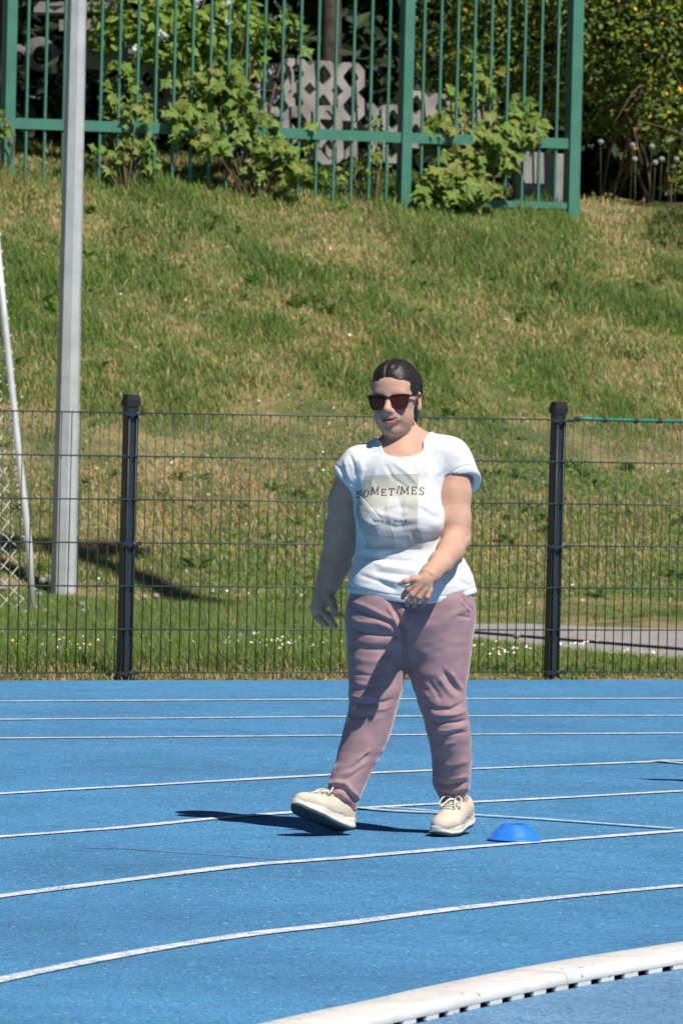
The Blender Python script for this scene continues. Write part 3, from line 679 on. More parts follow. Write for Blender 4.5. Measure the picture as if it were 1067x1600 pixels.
# yellow flowering shrubs at the right
M_sh = mat('shrub_leaf', (.115, .18, .035), rough=.55, spec=.3, tint=True, transl=.25); M_yel = mat('yellow_petal', (.72, .47, .015), rough=.7, tint=True)
def flower_shrub(label, base, crowns, n, nf, seed, size=.05):
    root = empty('flowering_shrub', base); tag(root, label, 'shrub', 'yellow flowering shrubs behind the green fence')
    r_ = random.Random(seed)
    for k in range(9):
        c = crowns[r_.randrange(len(crowns))]; e = Vector(c[:3])+Vector((r_.uniform(-.4, .4), r_.uniform(-.3, .1), r_.uniform(-.3, .5))); s = Vector((base[0]+r_.uniform(-.25, .25), base[1]+r_.uniform(-.2, .2), base[2]))
        q_ = resample([s, s.lerp(e, .5)+Vector((r_.uniform(-.15, .15), r_.uniform(-.2, .1), .1)), e, e+Vector((r_.uniform(-.3, .3), -.3, -.3))], .12)
        MB().tube([p-Vector(base) for p in q_], [.009*(1-.7*i/(len(q_)-1)) for i in range(len(q_))], 5).build('stem', M_twig, root, True)
    o = leaf_cloud('foliage', [c[:3] for c in crowns], [c[3:] for c in crowns], n, size, M_sh, root, base, seed, tints=[(1, 1, 1), (1.5, 1.25, .8), (.6, .7, .8), (2.0, 1.7, .9)]); o['kind'] = 'stuff'
    o = leaf_cloud('flowers', [c[:3] for c in crowns], [c[3:] for c in crowns], nf, .042, M_yel, root, base, seed+1, tints=[(1, 1, 1), (1.1, .85, 1), (.8, .7, 1)], shell=.8); o['kind'] = 'stuff'
def crown_at(px, py, Y, rx, ry, rz): p = P(px, py, Y); return (p.x, p.y, p.z, rx, ry, rz)
b1 = P(980, 265, 55.6); b1 = Vector((b1.x, b1.y, float(terrain(b1.x, b1.y))))
flower_shrub('tall tangled shrub with small yellow flowers right of the green fence', b1, [crown_at(960, 40, 55.5, .5, .4, .5), crown_at(1040, 60, 55.4, .45, .4, .55), crown_at(1010, 150, 55.6, .5, .35, .35), crown_at(930, 130, 55.7, .4, .3, .45), crown_at(1050, 190, 55.2, .3, .3, .28), crown_at(980, -60, 55.6, .7, .5, .5), crown_at(1100, 0, 55.6, .6, .5, .7)], 13000, 480, 71)
b2 = P(790, 230, 56.2); b2 = Vector((b2.x, b2.y, float(terrain(b2.x, b2.y))))
flower_shrub('yellow flowering shrub seen through the right bay of green fence', b2, [crown_at(780, 40, 56.0, .5, .4, .55), crown_at(850, 90, 56.1, .45, .35, .5), crown_at(700, 50, 56.2, .4, .35, .5), crown_at(800, -60, 56, .7, .5, .5), crown_at(760, 140, 56.3, .4, .3, .3)], 7000, 330, 72)
b3 = P(1180, 240, 55); b3 = Vector((b3.x, b3.y, float(terrain(b3.x, b3.y))))
flower_shrub('low yellow flowering shrub at the right edge near the dandelions', b3, [crown_at(1085, 270, 53.6, .2, .2, .16), crown_at(1120, 240, 54.2, .3, .3, .3), crown_at(1190, 150, 54.8, .5, .4, .6)], 3000, 300, 73, .04)
# dark evergreens that close the background
for i, (px, Y, lab) in enumerate(((-60, 58.5, 'dark evergreen tree far left behind the slab stack'), (240, 59.5, 'dark evergreen tree behind the blossoming branches'), (560, 58.5, 'dark evergreen tree behind the middle green post'), (850, 59.5, 'dark evergreen tree behind the yellow shrub in the right bay'), (1120, 58.5, 'dark evergreen tree at right edge behind the yellow shrub'))):
    p = P(px, 200, Y); b = Vector((p.x, p.y, float(terrain(p.x, p.y))))
    limb_tree('evergreen_tree', lab, b, [b, b+Vector((0, 0, 2.5)), b+Vector((.1, 0, 5.5))], .13, [(b+Vector((0, 0, 1.5)), b+Vector((.9, -.5, 2.2)), .03)],
        [(b.x, b.y, b.z+.7, 1.05, .8, .9), (b.x+.2, b.y, b.z+1.9, 1.0, .8, .9), (b.x-.3, b.y, b.z+3.2, .9, .8, .9), (b.x, b.y, b.z+4.6, .7, .7, 1.0)], 7000, .17, M_dark, TN, 80+i)

fw_ = [(x, 63.5 + (i % 3), z_, 1.5, 1.2, 1.5) for i, x in enumerate(np.arange(-10, 10.1, 1.25)) for z_ in (3.2, 5.2, 7.2)]
o = leaf_cloud('far_wood', [c[:3] for c in fw_], [c[3:] for c in fw_], 26000, .34, M_dark, None, (0, 0, 0), 99, tints=TN, shell=.3); tag(o, 'dark mass of woodland closing the view behind everything', 'wood', None, 'stuff')
# ------------------------------------------------------------------ grass
M_grass = mat('grass_blade', (.70, .69, .66), rough=.6, spec=.25, tint=True, transl=.4)
def grass(name, x0, x1, y0, y1, n, seed, label, inner=None):
    r_ = np.random.default_rng(seed); x = r_.uniform(x0, x1, n); y = r_.uniform(y0, y1, n)
    bd = beyond(x, y); k = np.clip((y-44.5)/7, 0, 1); yb = y - .55*np.clip(x, -9, 9)*k*k*(3-2*k)
    yb = yb + (fbm(x*1.1+70, y*.7+11, 17)-.5)*2.6
    dry = fbm(x*.8+30, y*.8+20, 11); fine = fbm(x*5+50, y*5, 13); tuft = fbm(x*2.2+60, y*2.2, 15)
    keep = (bd > .10) & ~on_path(x, y) & (yb < 55.5)
    if inner: keep &= ~((np.abs(x) < inner))
    low = np.clip((44.8-yb)/1.2, 0, 1); mid_ = np.clip((yb-44.2)/1.5, 0, 1)*np.clip((48.6-yb)/1.2, 0, 1); top_ = np.clip((yb-47.8)/1.6, 0, 1)
    cover = .95*low + mid_*(.92+1.1*(fine-.42)+1.6*(.52-dry)) + top_*(.62+.7*(tuft-.45)+.5*(.55-dry))
    edge = np.clip((.45-bd)/.3, 0, 1); cover = cover*(1-.55*edge); bald = np.clip((yb-53.2)/.8, 0, 1)*np.clip(x/1.2, 0, 1); cover *= 1-.7*bald
    keep &= r_.random(n) < np.clip(cover, .05, 1)
    x, y, yb, dry, fine, tuft, low, mid_, top_, edge, bald = (a[keep] for a in (x, y, yb, dry, fine, tuft, low, mid_, top_, edge, bald)); m = len(x); z = terrain(x, y)
    h = (.11*low*(1-.55*np.clip(x/.8+.3, 0, 1)) + .055*mid_ + (.062+.085*np.clip((tuft-.46)*4, 0, 1))*top_)*r_.uniform(.55, 1.35, m)*(1-.55*edge)*(1-.5*bald)
    w_ = r_.uniform(.0028, .0058, m)*(1+.5*top_+.55*mid_)
    strawp = .16*low + mid_*(.36+1.6*(dry-.48)) + top_*(.38+1.4*(dry-.5)-.6*(tuft-.5)) + .6*edge + .35*bald
    straw = r_.random(m) < np.clip(strawp, .06, .95)
    g1 = np.array((.115, .205, .040)); g2 = np.array((.17, .235, .062)); g3 = np.array((.055, .115, .032)); s1 = np.array((.45, .375, .20)); s2 = np.array((.33, .26, .125))
    u = r_.random((m, 1)); v = np.clip(tuft*1.8-.4+r_.normal(0, .2, m), 0, 1)[:, None]
    gc = g1*(1-u)+g2*u; gc = gc*(1-.4*v)+g3*.4*v; rd = np.clip((fbm(x*1.1+90, y*1.1+40, 19)-.52)*6, 0, 1)[:, None]*.4; scol = (s1*u+s2*(1-u))*(1-rd)+np.array((.40, .235, .12))*rd; c = np.where(straw[:, None], scol, gc)*r_.uniform(.75, 1.2, (m, 1))*2
    az = r_.uniform(0, 2*np.pi, m); lean = np.abs(r_.normal(0, .35, m))+.15+.5*straw*r_.random(m); la = r_.normal(2.6, 1.3, m)
    side = np.stack([np.cos(az), np.sin(az)*.5, 0*az], 1); ld = np.stack([np.cos(la), np.sin(la), 0*la], 1)
    b = np.stack([x, y, z-.006], 1); H_ = h[:, None]; up = np.array((0, 0, 1.0))
    midp = b + up*H_*.55*np.cos(lean*.5)[:, None] + ld*H_*.55*np.sin(lean*.5)[:, None]; tip = midp + up*H_*.45*np.cos(lean*1.5)[:, None] + ld*H_*.45*np.sin(lean*1.5)[:, None]
    W = w_[:, None]*side
    V = np.stack([b-W*.7, b+W*.7, midp-W*.6, midp+W*.6, tip], 1).reshape(-1, 3)
    o = np.arange(m)[:, None]*5; Fc = np.concatenate([o+np.array((0, 1, 3)), o+np.array((0, 3, 2)), o+np.array((2, 3, 4))], 0)
    C = np.repeat(c, 5, 0)
    g_ = obj(name, np_mesh(name, V, Fc, False, C), M_grass); tag(g_, label, 'grass', None, 'stuff')
grass('grass', -2.7, 2.7, 35.8, 55.5, 640000, 91, 'long green and straw coloured grass covering the sunny bank')
grass('outer_grass', -9, 9, 33, 58, 110000, 92, 'rough grass on the bank beyond both picture edges', 2.7)

# broad-leaved weeds in rosettes
rw = np.random.default_rng(44); nw = 420; wx = rw.uniform(-2.8, 2.8, nw); wy = rw.uniform(44, 53.5, nw); kp = (fbm(wx*1.3+5, wy*1.3, 23) > .47) & ~on_path(wx, wy) & (wy > 45); wx, wy = wx[kp], wy[kp]; wz = terrain(wx, wy); VV = []; CC = []
for x_, y_, z_ in zip(wx, wy, wz):
    sz = rw.uniform(.05, .13); cc = np.array((.13, .235, .055))*rw.uniform(.8, 1.5)
    for k in range(rw.integers(6, 11)):
        a = rw.uniform(0, 6.283); l = sz*rw.uniform(.7, 1.2); d = np.array((math.cos(a), math.sin(a), 0)); s_ = np.array((-d[1], d[0], 0)); el = rw.uniform(.3, 1.1); bb_ = np.array((x_, y_, z_+.01)); m_ = bb_ + d*l*.5*math.cos(el) + np.array((0, 0, l*.5*math.sin(el))); e_ = m_ + d*l*.5 + np.array((0, 0, l*.12))
        VV += [bb_, m_+s_*l*.17, e_, m_-s_*l*.17]; CC += [cc*rw.uniform(.8, 1.2)*1.6]*4
o = obj('weeds', np_mesh('weeds', np.array(VV), np.arange(len(VV)).reshape(-1, 4), False, np.array(CC)), M_grass); tag(o, 'broad leaved green weeds growing in rosettes on the bank', 'weeds', None, 'stuff')
# petals, daisies and leaf litter
def scatter(name, pts, size, colors, label, cat, seed, zoff=.01, tri=False):
    r_ = np.random.default_rng(seed); pts = np.array(pts); n = len(pts); z = terrain(pts[:, 0], pts[:, 1])+zoff
    p = np.stack([pts[:, 0], pts[:, 1], z], 1); s = size*r_.uniform(.5, 1.3, (n, 1)); nr = r_.normal(size=(n, 3))*.5+np.array((0, -.5, 1)); nr /= np.linalg.norm(nr, axis=1, keepdims=True)
    t = np.cross(nr, r_.normal(size=(n, 3))); t /= np.linalg.norm(t, axis=1, keepdims=True); q_ = np.cross(nr, t)
    V = np.stack([p-t*s, p+q_*s*.7, p+t*s, p-q_*s*.7], 1).reshape(-1, 3); c = np.array(colors)[r_.integers(0, len(colors), n)]
    o = obj(name, np_mesh(name, V, np.arange(n*4).reshape(n, 4), False, c.repeat(4, 0)), M_scat); tag(o, label, cat, None, 'stuff')
M_scat = mat('scattered_bits', (1, 1, 1), rough=.8, tint=True)
rr_ = np.random.default_rng(5)
pp_ = np.stack([rr_.uniform(-3, 3, 650), rr_.uniform(44.5, 54, 650)], 1)
scatter('fallen_petals', pp_, .011, [(.7, .66, .6), (.5, .38, .25), (.75, .73, .70), (.3, .2, .12)], 'small pale petals and dry leaf bits lying on the bank', 'petals', 6, .03)
dp = []
for cx_, cy_, sx_, sy_, n in ((85, 1030, 80, 14, 40), (425, 1027, 75, 10, 46), (560, 1030, 60, 8, 14), (780, 1040, 45, 12, 40), (900, 1030, 30, 6, 14), (1000, 1042, 50, 8, 12), (250, 1020, 60, 14, 10), (400, 1012, 8, 3, 5)):
    for _ in range(n):
        g_ = G(cx_+rr_.normal(0, sx_*.5), cy_+rr_.normal(0, sy_*.5)+8)
        if beyond(g_.x, g_.y) > .3: dp.append((g_.x, g_.y))
scatter('daisies', dp, .0095, [(.82, .82, .80), (.8, .8, .76), (.85, .7, .25)], 'tiny white daisies in the grass strip behind the mesh fence', 'daisies', 8, .105)
# dandelions
M_puff = mat('dandelion_clock', (.62, .61, .58), (.5, .49, .46), scale=80, rough=.9, transl=.35); M_stalk = mat('green_stalk', (.07, .10, .03), rough=.7); M_dand = mat('dandelion_yellow', (.80, .50, .01), rough=.7)
pm_ = MB(); rp = random.Random(3)
for k in range(90):
    z = 1-2*(k+.5)/90; a = k*2.39996; d = Vector((math.sqrt(1-z*z)*math.cos(a), math.sqrt(1-z*z)*math.sin(a), z)); t = d.orthogonal().normalized(); e = d.cross(t); n0 = len(pm_.v); L_ = .0205*rp.uniform(.9, 1.06)
    pm_.v += [d*.004, d*L_+t*.0055, d*L_-t*.0028+e*.0048, d*L_-t*.0028-e*.0048]; pm_.f += [(n0, n0+1, n0+2), (n0, n0+2, n0+3), (n0+1, n0+2, n0+3)]
puff = pm_.mesh('clock_head'); puff.materials.append(M_puff)
ym = MB().lathe([(0, .012), (.010, .013), (.019, .010), (.021, .006), (.012, .0), (.004, -.006)], 14).mesh('flower_head'); ym.materials.append(M_dand)
def dandelion(px, py, Y, label, yellow=False, sc_=1.0, h=None):
    p = P(px, py, Y) if Y else None
    if p is None:
        g_ = ground_at(px, py+24); p = P(px, py, g_.y)
    b = Vector((p.x+random.uniform(-.02, .02), p.y, float(terrain(p.x, p.y)))); root = empty('dandelion', b); tag(root, label, 'dandelion', 'dandelions in the grass')
    t = p-b; MB().tube([(0, 0, 0), (t.x*.3, t.y, t.z*.5), t], .0016, 5).build('stem', M_stalk, root, True)
    o = obj('flower_head' if yellow else 'clock_head', ym if yellow else puff, None, root, t, (R(25 if yellow else rp.uniform(0, 90)), 0, rp.random()*6)); o.scale = (sc_,)*3
for px, py, lab in ((5, 919, 'dandelion clock at the left edge beside the goal net'), (67, 907, 'dandelion clock directly left of the lamp pole foot'), (61, 929, 'dandelion clock between goal stay and lamp pole foot'), (26, 938, 'dandelion clock behind the goal net left of the stay'),
                    (39, 958, 'dandelion clock touching the goal stay on its left'), (71, 956, 'dandelion clock just right of the goal stay foot'), (129, 945, 'upper dandelion clock right of the lamp pole foot'), (131, 956, 'lower dandelion clock right of the lamp pole foot'),
                    (50, 976, 'dandelion clock at the very foot of the goal stay'), (69, 982, 'dandelion clock below and right of the goal stay foot'), (4, 989, 'low dandelion clock at left edge near bottom of mesh fence'), (225, 933, 'left one of two dandelion clocks right of left fence post'),
                    (244, 932, 'right one of two dandelion clocks right of left fence post'), (376, 995, 'lone dandelion clock midway between left fence post and woman'), (806, 993, 'dandelion clock on the grey path edge left of right fence post')):
    dandelion(px, py, None, lab, sc_=.9)
for px, py, lab, yl in ((938, 222, 'dandelion clock nearest the right green post', 0), (988, 227, 'dandelion clock directly above the yellow dandelion', 0), (992, 234, 'yellow dandelion flower among the clocks at upper right', 1), (991, 249, 'drooping dandelion clock below the yellow dandelion', 0),
                        (1018, 229, 'greyish dandelion clock right of the yellow dandelion', 0), (1044, 222, 'highest dandelion clock near the right edge', 0), (1033, 249, 'full round dandelion clock low at upper right', 0), (1023, 254, 'small dandelion clock lowest of the upper right group', 0), (1056, 249, 'dandelion clock closest to the right edge', 0)):
    dandelion(px, py, 54.0, lab, bool(yl), .95)
# ------------------------------------------------------------------ the walking person, grown as smooth implicit surfaces
YP = G(640, 1308).y; OP = G(640, 1308)
def q(px, py, dy=0.0): return np.array(P(px, py, YP + dy) - OP)
def to_px(V):                                                   # model coordinates -> photograph pixels
    W = V + np.array(OP) - np.array((0, 0, CAMH)); a = np.array([right, upv, fw]); c = W @ a.T
    return CX + F*c[:, 0]/c[:, 2], CY - F*c[:, 1]/c[:, 2]
def smin(a, b, k):
    if k <= 0: return np.minimum(a, b)
    h = np.maximum(k - np.abs(a - b), 0)/k; return np.minimum(a, b) - h*h*k*.25
def smax(a, b, k): return -smin(-a, -b, k)
class Field:
    def __init__(s, lo, hi, h):
        s.lo = np.array(lo, float); s.h = h; s.n = np.ceil((np.array(hi)-s.lo)/h).astype(int)+1
        s.D = np.full(tuple(s.n), 1.0, np.float32)
        s.ax = [ (s.lo[i] + np.arange(s.n[i])*h).astype(np.float32) for i in range(3)]
    def box(s, lo, hi):
        sl = []
        for i in range(3):
            a = int(np.clip(np.floor((lo[i]-s.lo[i])/s.h), 0, s.n[i]-1)); b = int(np.clip(np.ceil((hi[i]-s.lo[i])/s.h)+1, a+1, s.n[i])); sl.append(slice(a, b))
        return tuple(sl), s.ax[0][sl[0]][:, None, None], s.ax[1][sl[1]][None, :, None], s.ax[2][sl[2]][None, None, :]
    def apply(s, fn, lo, hi, k, mode='u', pad=.02):
        lo = np.minimum(lo, hi) - pad - k; hi = np.maximum(np.array(hi), lo) + pad + k
        sl, x, y, z = s.box(lo, hi); d = fn(x, y, z).astype(np.float32)
        s.D[sl] = smin(s.D[sl], d, k) if mode == 'u' else smax(s.D[sl], -d, k)
    def cone(s, a, b, r1, r2, k=.02, mode='u', flat=None):
        a = np.asarray(a, float); b = np.asarray(b, float); ba = b-a; L = ba @ ba + 1e-12; rm = max(r1, r2)
        def fn(x, y, z):
            px, py, pz = x-a[0], y-a[1], z-a[2]; t = np.clip((px*ba[0]+py*ba[1]+pz*ba[2])/L, 0, 1)
            return np.sqrt((px-t*ba[0])**2+(py-t*ba[1])**2+(pz-t*ba[2])**2) - (r1+(r2-r1)*t)
        s.apply(fn, np.minimum(a, b)-rm, np.maximum(a, b)+rm, k, mode)
    def ell(s, c, r, M=None, k=.02, mode='u'):
        c = np.asarray(c, float); r = np.asarray(r, float); M = np.eye(3) if M is None else M     # columns of M: local axes
        e = np.sqrt(((M*r)**2).sum(1))
        def fn(x, y, z):
            px, py, pz = x-c[0], y-c[1], z-c[2]; k0 = 0; k1 = 0
            for i in range(3):
                l = px*M[0, i]+py*M[1, i]+pz*M[2, i]; k0 = k0+(l/r[i])**2; k1 = k1+(l/r[i]**2)**2
            k0 = np.sqrt(k0); return k0*(k0-1)/np.maximum(np.sqrt(k1), 1e-6)
        s.apply(fn, c-e, c+e, k, mode)
    def chain(s, pts, k=.02):
        for (a, r1), (b, r2) in zip(pts[:-1], pts[1:]): s.cone(a, b, r1, r2, k)
    def mesh(s):
        return surface_nets(s.D, s.lo, s.h)
def surface_nets(D, lo, h):
    S = D < 0; nx, ny, nz = D.shape
    cnt = np.zeros((nx-1, ny-1, nz-1), np.int8)
    for i in (0, 1):
        for j in (0, 1):
            for k in (0, 1): cnt += S[i:nx-1+i, j:ny-1+j, k:nz-1+k]
    act = np.argwhere((cnt > 0) & (cnt < 8)); ids = np.full(cnt.shape, -1, np.int32); ids[tuple(act.T)] = np.arange(len(act))
    C = [(i, j, k) for i in (0, 1) for j in (0, 1) for k in (0, 1)]
    val = {c: D[act[:, 0]+c[0], act[:, 1]+c[1], act[:, 2]+c[2]] for c in C}
    acc = np.zeros((len(act), 3)); n = np.zeros(len(act))
    for c in C:
        for a in range(3):
            if c[a] == 0:
                e = list(c); e[a] = 1; e = tuple(e); v0, v1 = val[c], val[e]; m = (v0 < 0) != (v1 < 0)
                t = np.where(m, v0/np.where(m, v0-v1, 1), 0); p = np.array(c, float)[None, :].repeat(len(act), 0); p[:, a] = t
                acc[m] += p[m]; n[m] += 1
    V = lo + (act + acc/n[:, None])*h
    quads = []
    for a in range(3):
        sl0 = [slice(None)]*3; sl1 = [slice(None)]*3; sl0[a] = slice(0, -1); sl1[a] = slice(1, None)
        s0 = S[tuple(sl0)]; s1 = S[tuple(sl1)]; e = np.argwhere(s0 != s1); b, c = (a+1) % 3, (a+2) % 3
        e = e[(e[:, b] > 0) & (e[:, c] > 0) & (e[:, b] < D.shape[b]-1) & (e[:, c] < D.shape[c]-1)]
        ins = s0[tuple(e.T)]; o = []
        for db, dc in ((-1, -1), (0, -1), (0, 0), (-1, 0)):
            f = e.copy(); f[:, b] += db; f[:, c] += dc; o.append(ids[tuple(f.T)])
        Q = np.stack(o, 1); Q[~ins] = Q[~ins][:, ::-1]; quads.append(Q)
    Q = np.concatenate(quads); return V, Q[(Q >= 0).all(1)]
def normals(V, Q):
    n = np.cross(V[Q[:, 2]]-V[Q[:, 0]], V[Q[:, 3]]-V[Q[:, 1]]); N = np.zeros_like(V)
    for i in range(4): np.add.at(N, Q[:, i], n)
    return N/np.maximum(np.linalg.norm(N, axis=1, keepdims=True), 1e-12)
def relax(V, Q, it=1, lam=.5):
    e = np.concatenate([Q[:, [0, 1]], Q[:, [1, 2]], Q[:, [2, 3]], Q[:, [3, 0]]]); n = np.bincount(e[:, 0], minlength=len(V))+np.bincount(e[:, 1], minlength=len(V))
    for _ in range(it):
        A = np.zeros_like(V)
        for i in range(3): A[:, i] = np.bincount(e[:, 0], V[e[:, 1], i], len(V))+np.bincount(e[:, 1], V[e[:, 0], i], len(V))
        V = V + lam*(A/n[:, None]-V)
    return V
def folds(V, N, spec, side=-1):
    """cloth folds: (pixel polyline, width in px, height in m): + ridge, - crease, on the surface that faces the camera"""
    px, py = to_px(V); out = np.zeros(len(V)); fac = np.clip(-N[:, 1]*1.3+.25, 0, 1)
    for line, wd, amp in spec:
        L = np.array(line, float); x0, y0 = L.min(0)-4*wd; x1, y1 = L.max(0)+4*wd
        m = np.where((px > x0) & (px < x1) & (py > y0) & (py < y1))[0]
        if not len(m): continue
        p = np.stack([px[m], py[m]], 1); best = np.full(len(m), 1e9); bs = np.zeros(len(m)); sg = np.linalg.norm(np.diff(L, axis=0), axis=1); tot = sg.sum(); s0 = 0
        for a, b, l in zip(L[:-1], L[1:], sg):
            t = np.clip(((p-a) @ (b-a))/(l*l), 0, 1); d = np.linalg.norm(p-(a+t[:, None]*(b-a)), axis=1); c = d < best
            best[c] = d[c]; bs[c] = (s0+t[c]*l)/tot; s0 += l
        out[m] += amp*np.exp(-(best/wd)**2)*np.clip(np.sin(np.pi*np.clip(bs, .02, .98))*1.6, .15, 1)
    return V + N*(out*fac)[:, None]

# ---- head frame
yaw = R(17); tilt = R(3.2)
w_ = np.array((-math.sin(yaw), -math.cos(yaw), -.03)); w_ /= np.linalg.norm(w_)
u_ = np.array((math.cos(yaw), -math.sin(yaw), 0)); v_ = np.cross(u_, w_)*-1
v_ = v_ if v_[2] > 0 else -v_
u2 = u_*math.cos(tilt)+v_*math.sin(tilt); v2 = -u_*math.sin(tilt)+v_*math.cos(tilt)
HM = np.stack([u2, v2, w_], 1); HC = q(619, 621.5, .035); HS = 1.0
def hp(u, v, w): return HC + HM @ (np.array((u, v, w))*HS)
lo = q(478, 945, 0); hi = q(765, 556, 0)
body = Field((lo[0], -.36, lo[2]-.10), (hi[0], .48, hi[2]), .0031)
# ---- torso shared by shirt and body
TY = .05                                                        # depth of the trunk axis
prof = np.array([  # py, left, right, half depth
 (700, 585, 680, .085), (725, 563, 698, .112), (770, 552, 692, .132), (800, 553, 696, .140), (830, 556, 702, .138), (860, 556, 716, .134),
 (880, 553, 732, .137), (905, 547, 741, .146), (925, 541, 745.5, .152), (950, 537, 748, .156), (1000, 535, 748, .156)], float)
pz = np.array([q(640, a)[2] for a in prof[:, 0]]); pc = np.array([.5*(q(l, a)[0]+q(r, a)[0]) for a, l, r, _ in prof]); pa = np.array([.5*(q(r, a)[0]-q(l, a)[0]) for a, l, r, _ in prof])
def torso_fn(x, y, z):
    zz = z.ravel(); o = np.argsort(pz)
    sm = lambda v: sum(np.interp(zz+d, pz[o], v[o]) for d in (-.02, -.01, 0, .01, .02))/5
    c, a, b = sm(pc), sm(pa), sm(prof[:, 3]); c = c[None, None, :]; a = a[None, None, :]; b = b[None, None, :]
    X = (x-c); Yy = y-TY; k0 = np.sqrt((X/a)**2+(Yy/b)**2); k1 = np.sqrt((X/a**2)**2+(Yy/b**2)**2)
    return k0*(k0-1)/np.maximum(k1, 1e-5)
def trunk(fl, grow):
    t = Field.__new__(Field); t.__dict__ = dict(fl.__dict__); t.D = np.full_like(fl.D, 1.0)
    zt = q(640, 712)[2]
    sl, x, y, z = t.box((-.5, -.3, 0.3), (.5, .4, zt))
    d = torso_fn(x, y, z); d = smax(d, (z-zt+.02)*np.ones_like(d), .06); t.D[sl] = d
    t.ell(q(597, 812, TY-.115), (.078, .060, .078), None, .055); t.ell(q(657, 808, TY-.118), (.080, .060, .080), None, .055)
    t.ell(q(628, 806, TY-.10), (.09, .062, .062), None, .06)
    t.ell(q(642, 912, TY-.075), (.165, .090, .075), None, .07)
    t.ell(q(632, 745, TY-.02), (.135, .095, .10), None, .06)
    t.cone(q(604, 706, TY-.01), q(560, 724, TY-.015), .052, .054, .05); t.cone(q(662, 697, TY-.01), q(706, 713, TY-.03), .052, .058, .05)
    t.cone(q(628, 705, TY), q(634, 730, TY-.02), .085, .10, .05)
    t.D += grow; return t
T = trunk(body, .0)
body.D = T.D + .011
_z = body.ax[2][None, None, :]; body.D = np.maximum(body.D, q(640, 912)[2] - _z).astype(np.float32)
# neck and head
body.cone(q(624, 668, .080), q(633, 716, TY+.015), .055, .067, .025)
body.cone(q(636, 695, TY+.03), q(578, 722, TY+.015), .043, .042, .04); body.cone(q(642, 690, TY+.03), q(694, 710, TY+.005), .043, .042, .04)
hd = lambda c, r, k=.02, mode='u', M=None: body.ell(hp(*c), np.array(r)*HS, HM if M is None else M, k*1.0, mode)
headf = Field(HC-np.array((.16, .17, .19)), HC+np.array((.16, .17, .17)), .0031)
_b = body; body = headf
hd((0, .036, -.012), (.0765, .086, .098)); hd((0, -.030, .022), (.0615, .080, .068), .03); hd((0, .045, .045), (.060, .042, .045), .03)
for s in (-1, 1):
    hd((s*.030, -.046, .053), (.028, .032, .031), .03); hd((s*.034, -.076, .030), (.026, .028, .040), .03)
    hd((s*.044, -.012, .058), (.022, .016, .022), .025)
hd((0, -.103, .064), (.024, .019, .021), .024); hd((0, -.107, .026), (.042, .022, .044), .03)
hd((0, .020, .074), (.050, .013, .018), .02)
body.cone(hp(0, .006, .088), hp(0, -.034, .110), .0075, .0125, .016)
hd((0, -.038, .110), (.0135, .0115, .0125), .01)
for s in (-1, 1): hd((s*.0135, -.0425, .099), (.0085, .0080, .0115), .008)
hd((0, -.062, .086), (.030, .020, .017), .02)
hd((0, -.0665, .097), (.0245, .0055, .0095), .006); hd((0, -.0805, .0955), (.0205, .0070, .0105), .007)
for s in (-1, 1):
    hd((s*.026, -.0690, .084), (.007, .005, .008), .012)
for a, b in (((-.027, -.0675), (-.012, -.0728)), ((-.012, -.0728), (.010, -.0738)), ((.010, -.0738), (.026, -.0670))):
    body.cone(hp(a[0], a[1], .106 - 14*a[0]**2), hp(b[0], b[1], .106 - 14*b[0]**2), .0030, .0030, .003, 's')
for s in (-1, 1):
    Me = HM @ np.array(Matrix.Rotation(R(s*22), 3, 'Y'))
    hd((s*.080, -.012, -.008), (.0075, .031, .0185), .010, 'u', Me); hd((s*.085, -.010, -.002), (.005, .020, .010), .006, 's', Me)
    hd((s*.079, -.038, .000), (.006, .010, .009), .008, 'u')
body = _b
# merge the head lattice into the body lattice (resampled)
def merge(dst, src, k):
    sl, x, y, z = dst.box(src.lo+src.h*2, src.lo+(src.n-3)*src.h)
    def ix(a, i): f = (a.ravel()-src.lo[i])/src.h; i0 = np.clip(np.floor(f).astype(int), 0, src.n[i]-2); return i0, (f-i0).astype(np.float32)
    (a0, at), (b0, bt), (c0, ct) = ix(x, 0), ix(y, 1), ix(z, 2); out = 0
    for i in (0, 1):
        for j in (0, 1):
            for l in (0, 1):
                wgt = (at if i else 1-at)[:, None, None]*(bt if j else 1-bt)[None, :, None]*(ct if l else 1-ct)[None, None, :]
                out = out + wgt*src.D[np.ix_(a0+i, b0+j, c0+l)]
    dst.D[sl] = smin(dst.D[sl], out, k)
merge(body, headf, .014)
# arms
body.chain([(q(706, 722, TY-.02), .056), (q(709, 772, TY-.035), .0570), (q(710.5, 812, TY-.06), .0525), (q(712.5, 842, TY-.08), .0455)], .02)
body.chain([(q(712.5, 842, TY-.08), .0455), (q(703, 861, TY-.16), .0445), (q(688, 880, TY-.25), .0385), (q(673, 896, TY-.325), .0315), (q(667, 902, TY-.345), .029)], .02)
body.chain([(q(552, 735, TY+.0), .054), (q(540, 785, TY+.085), .0575), (q(534, 828, TY+.15), .055), (q(532, 852, TY+.18), .052)], .02)
body.chain([(q(532, 852, TY+.18), .052), (q(524, 880, TY+.205), .050), (q(515, 905, TY+.22), .040), (q(509, 922, TY+.23), .031), (q(507, 927, TY+.23), .031)], .02)
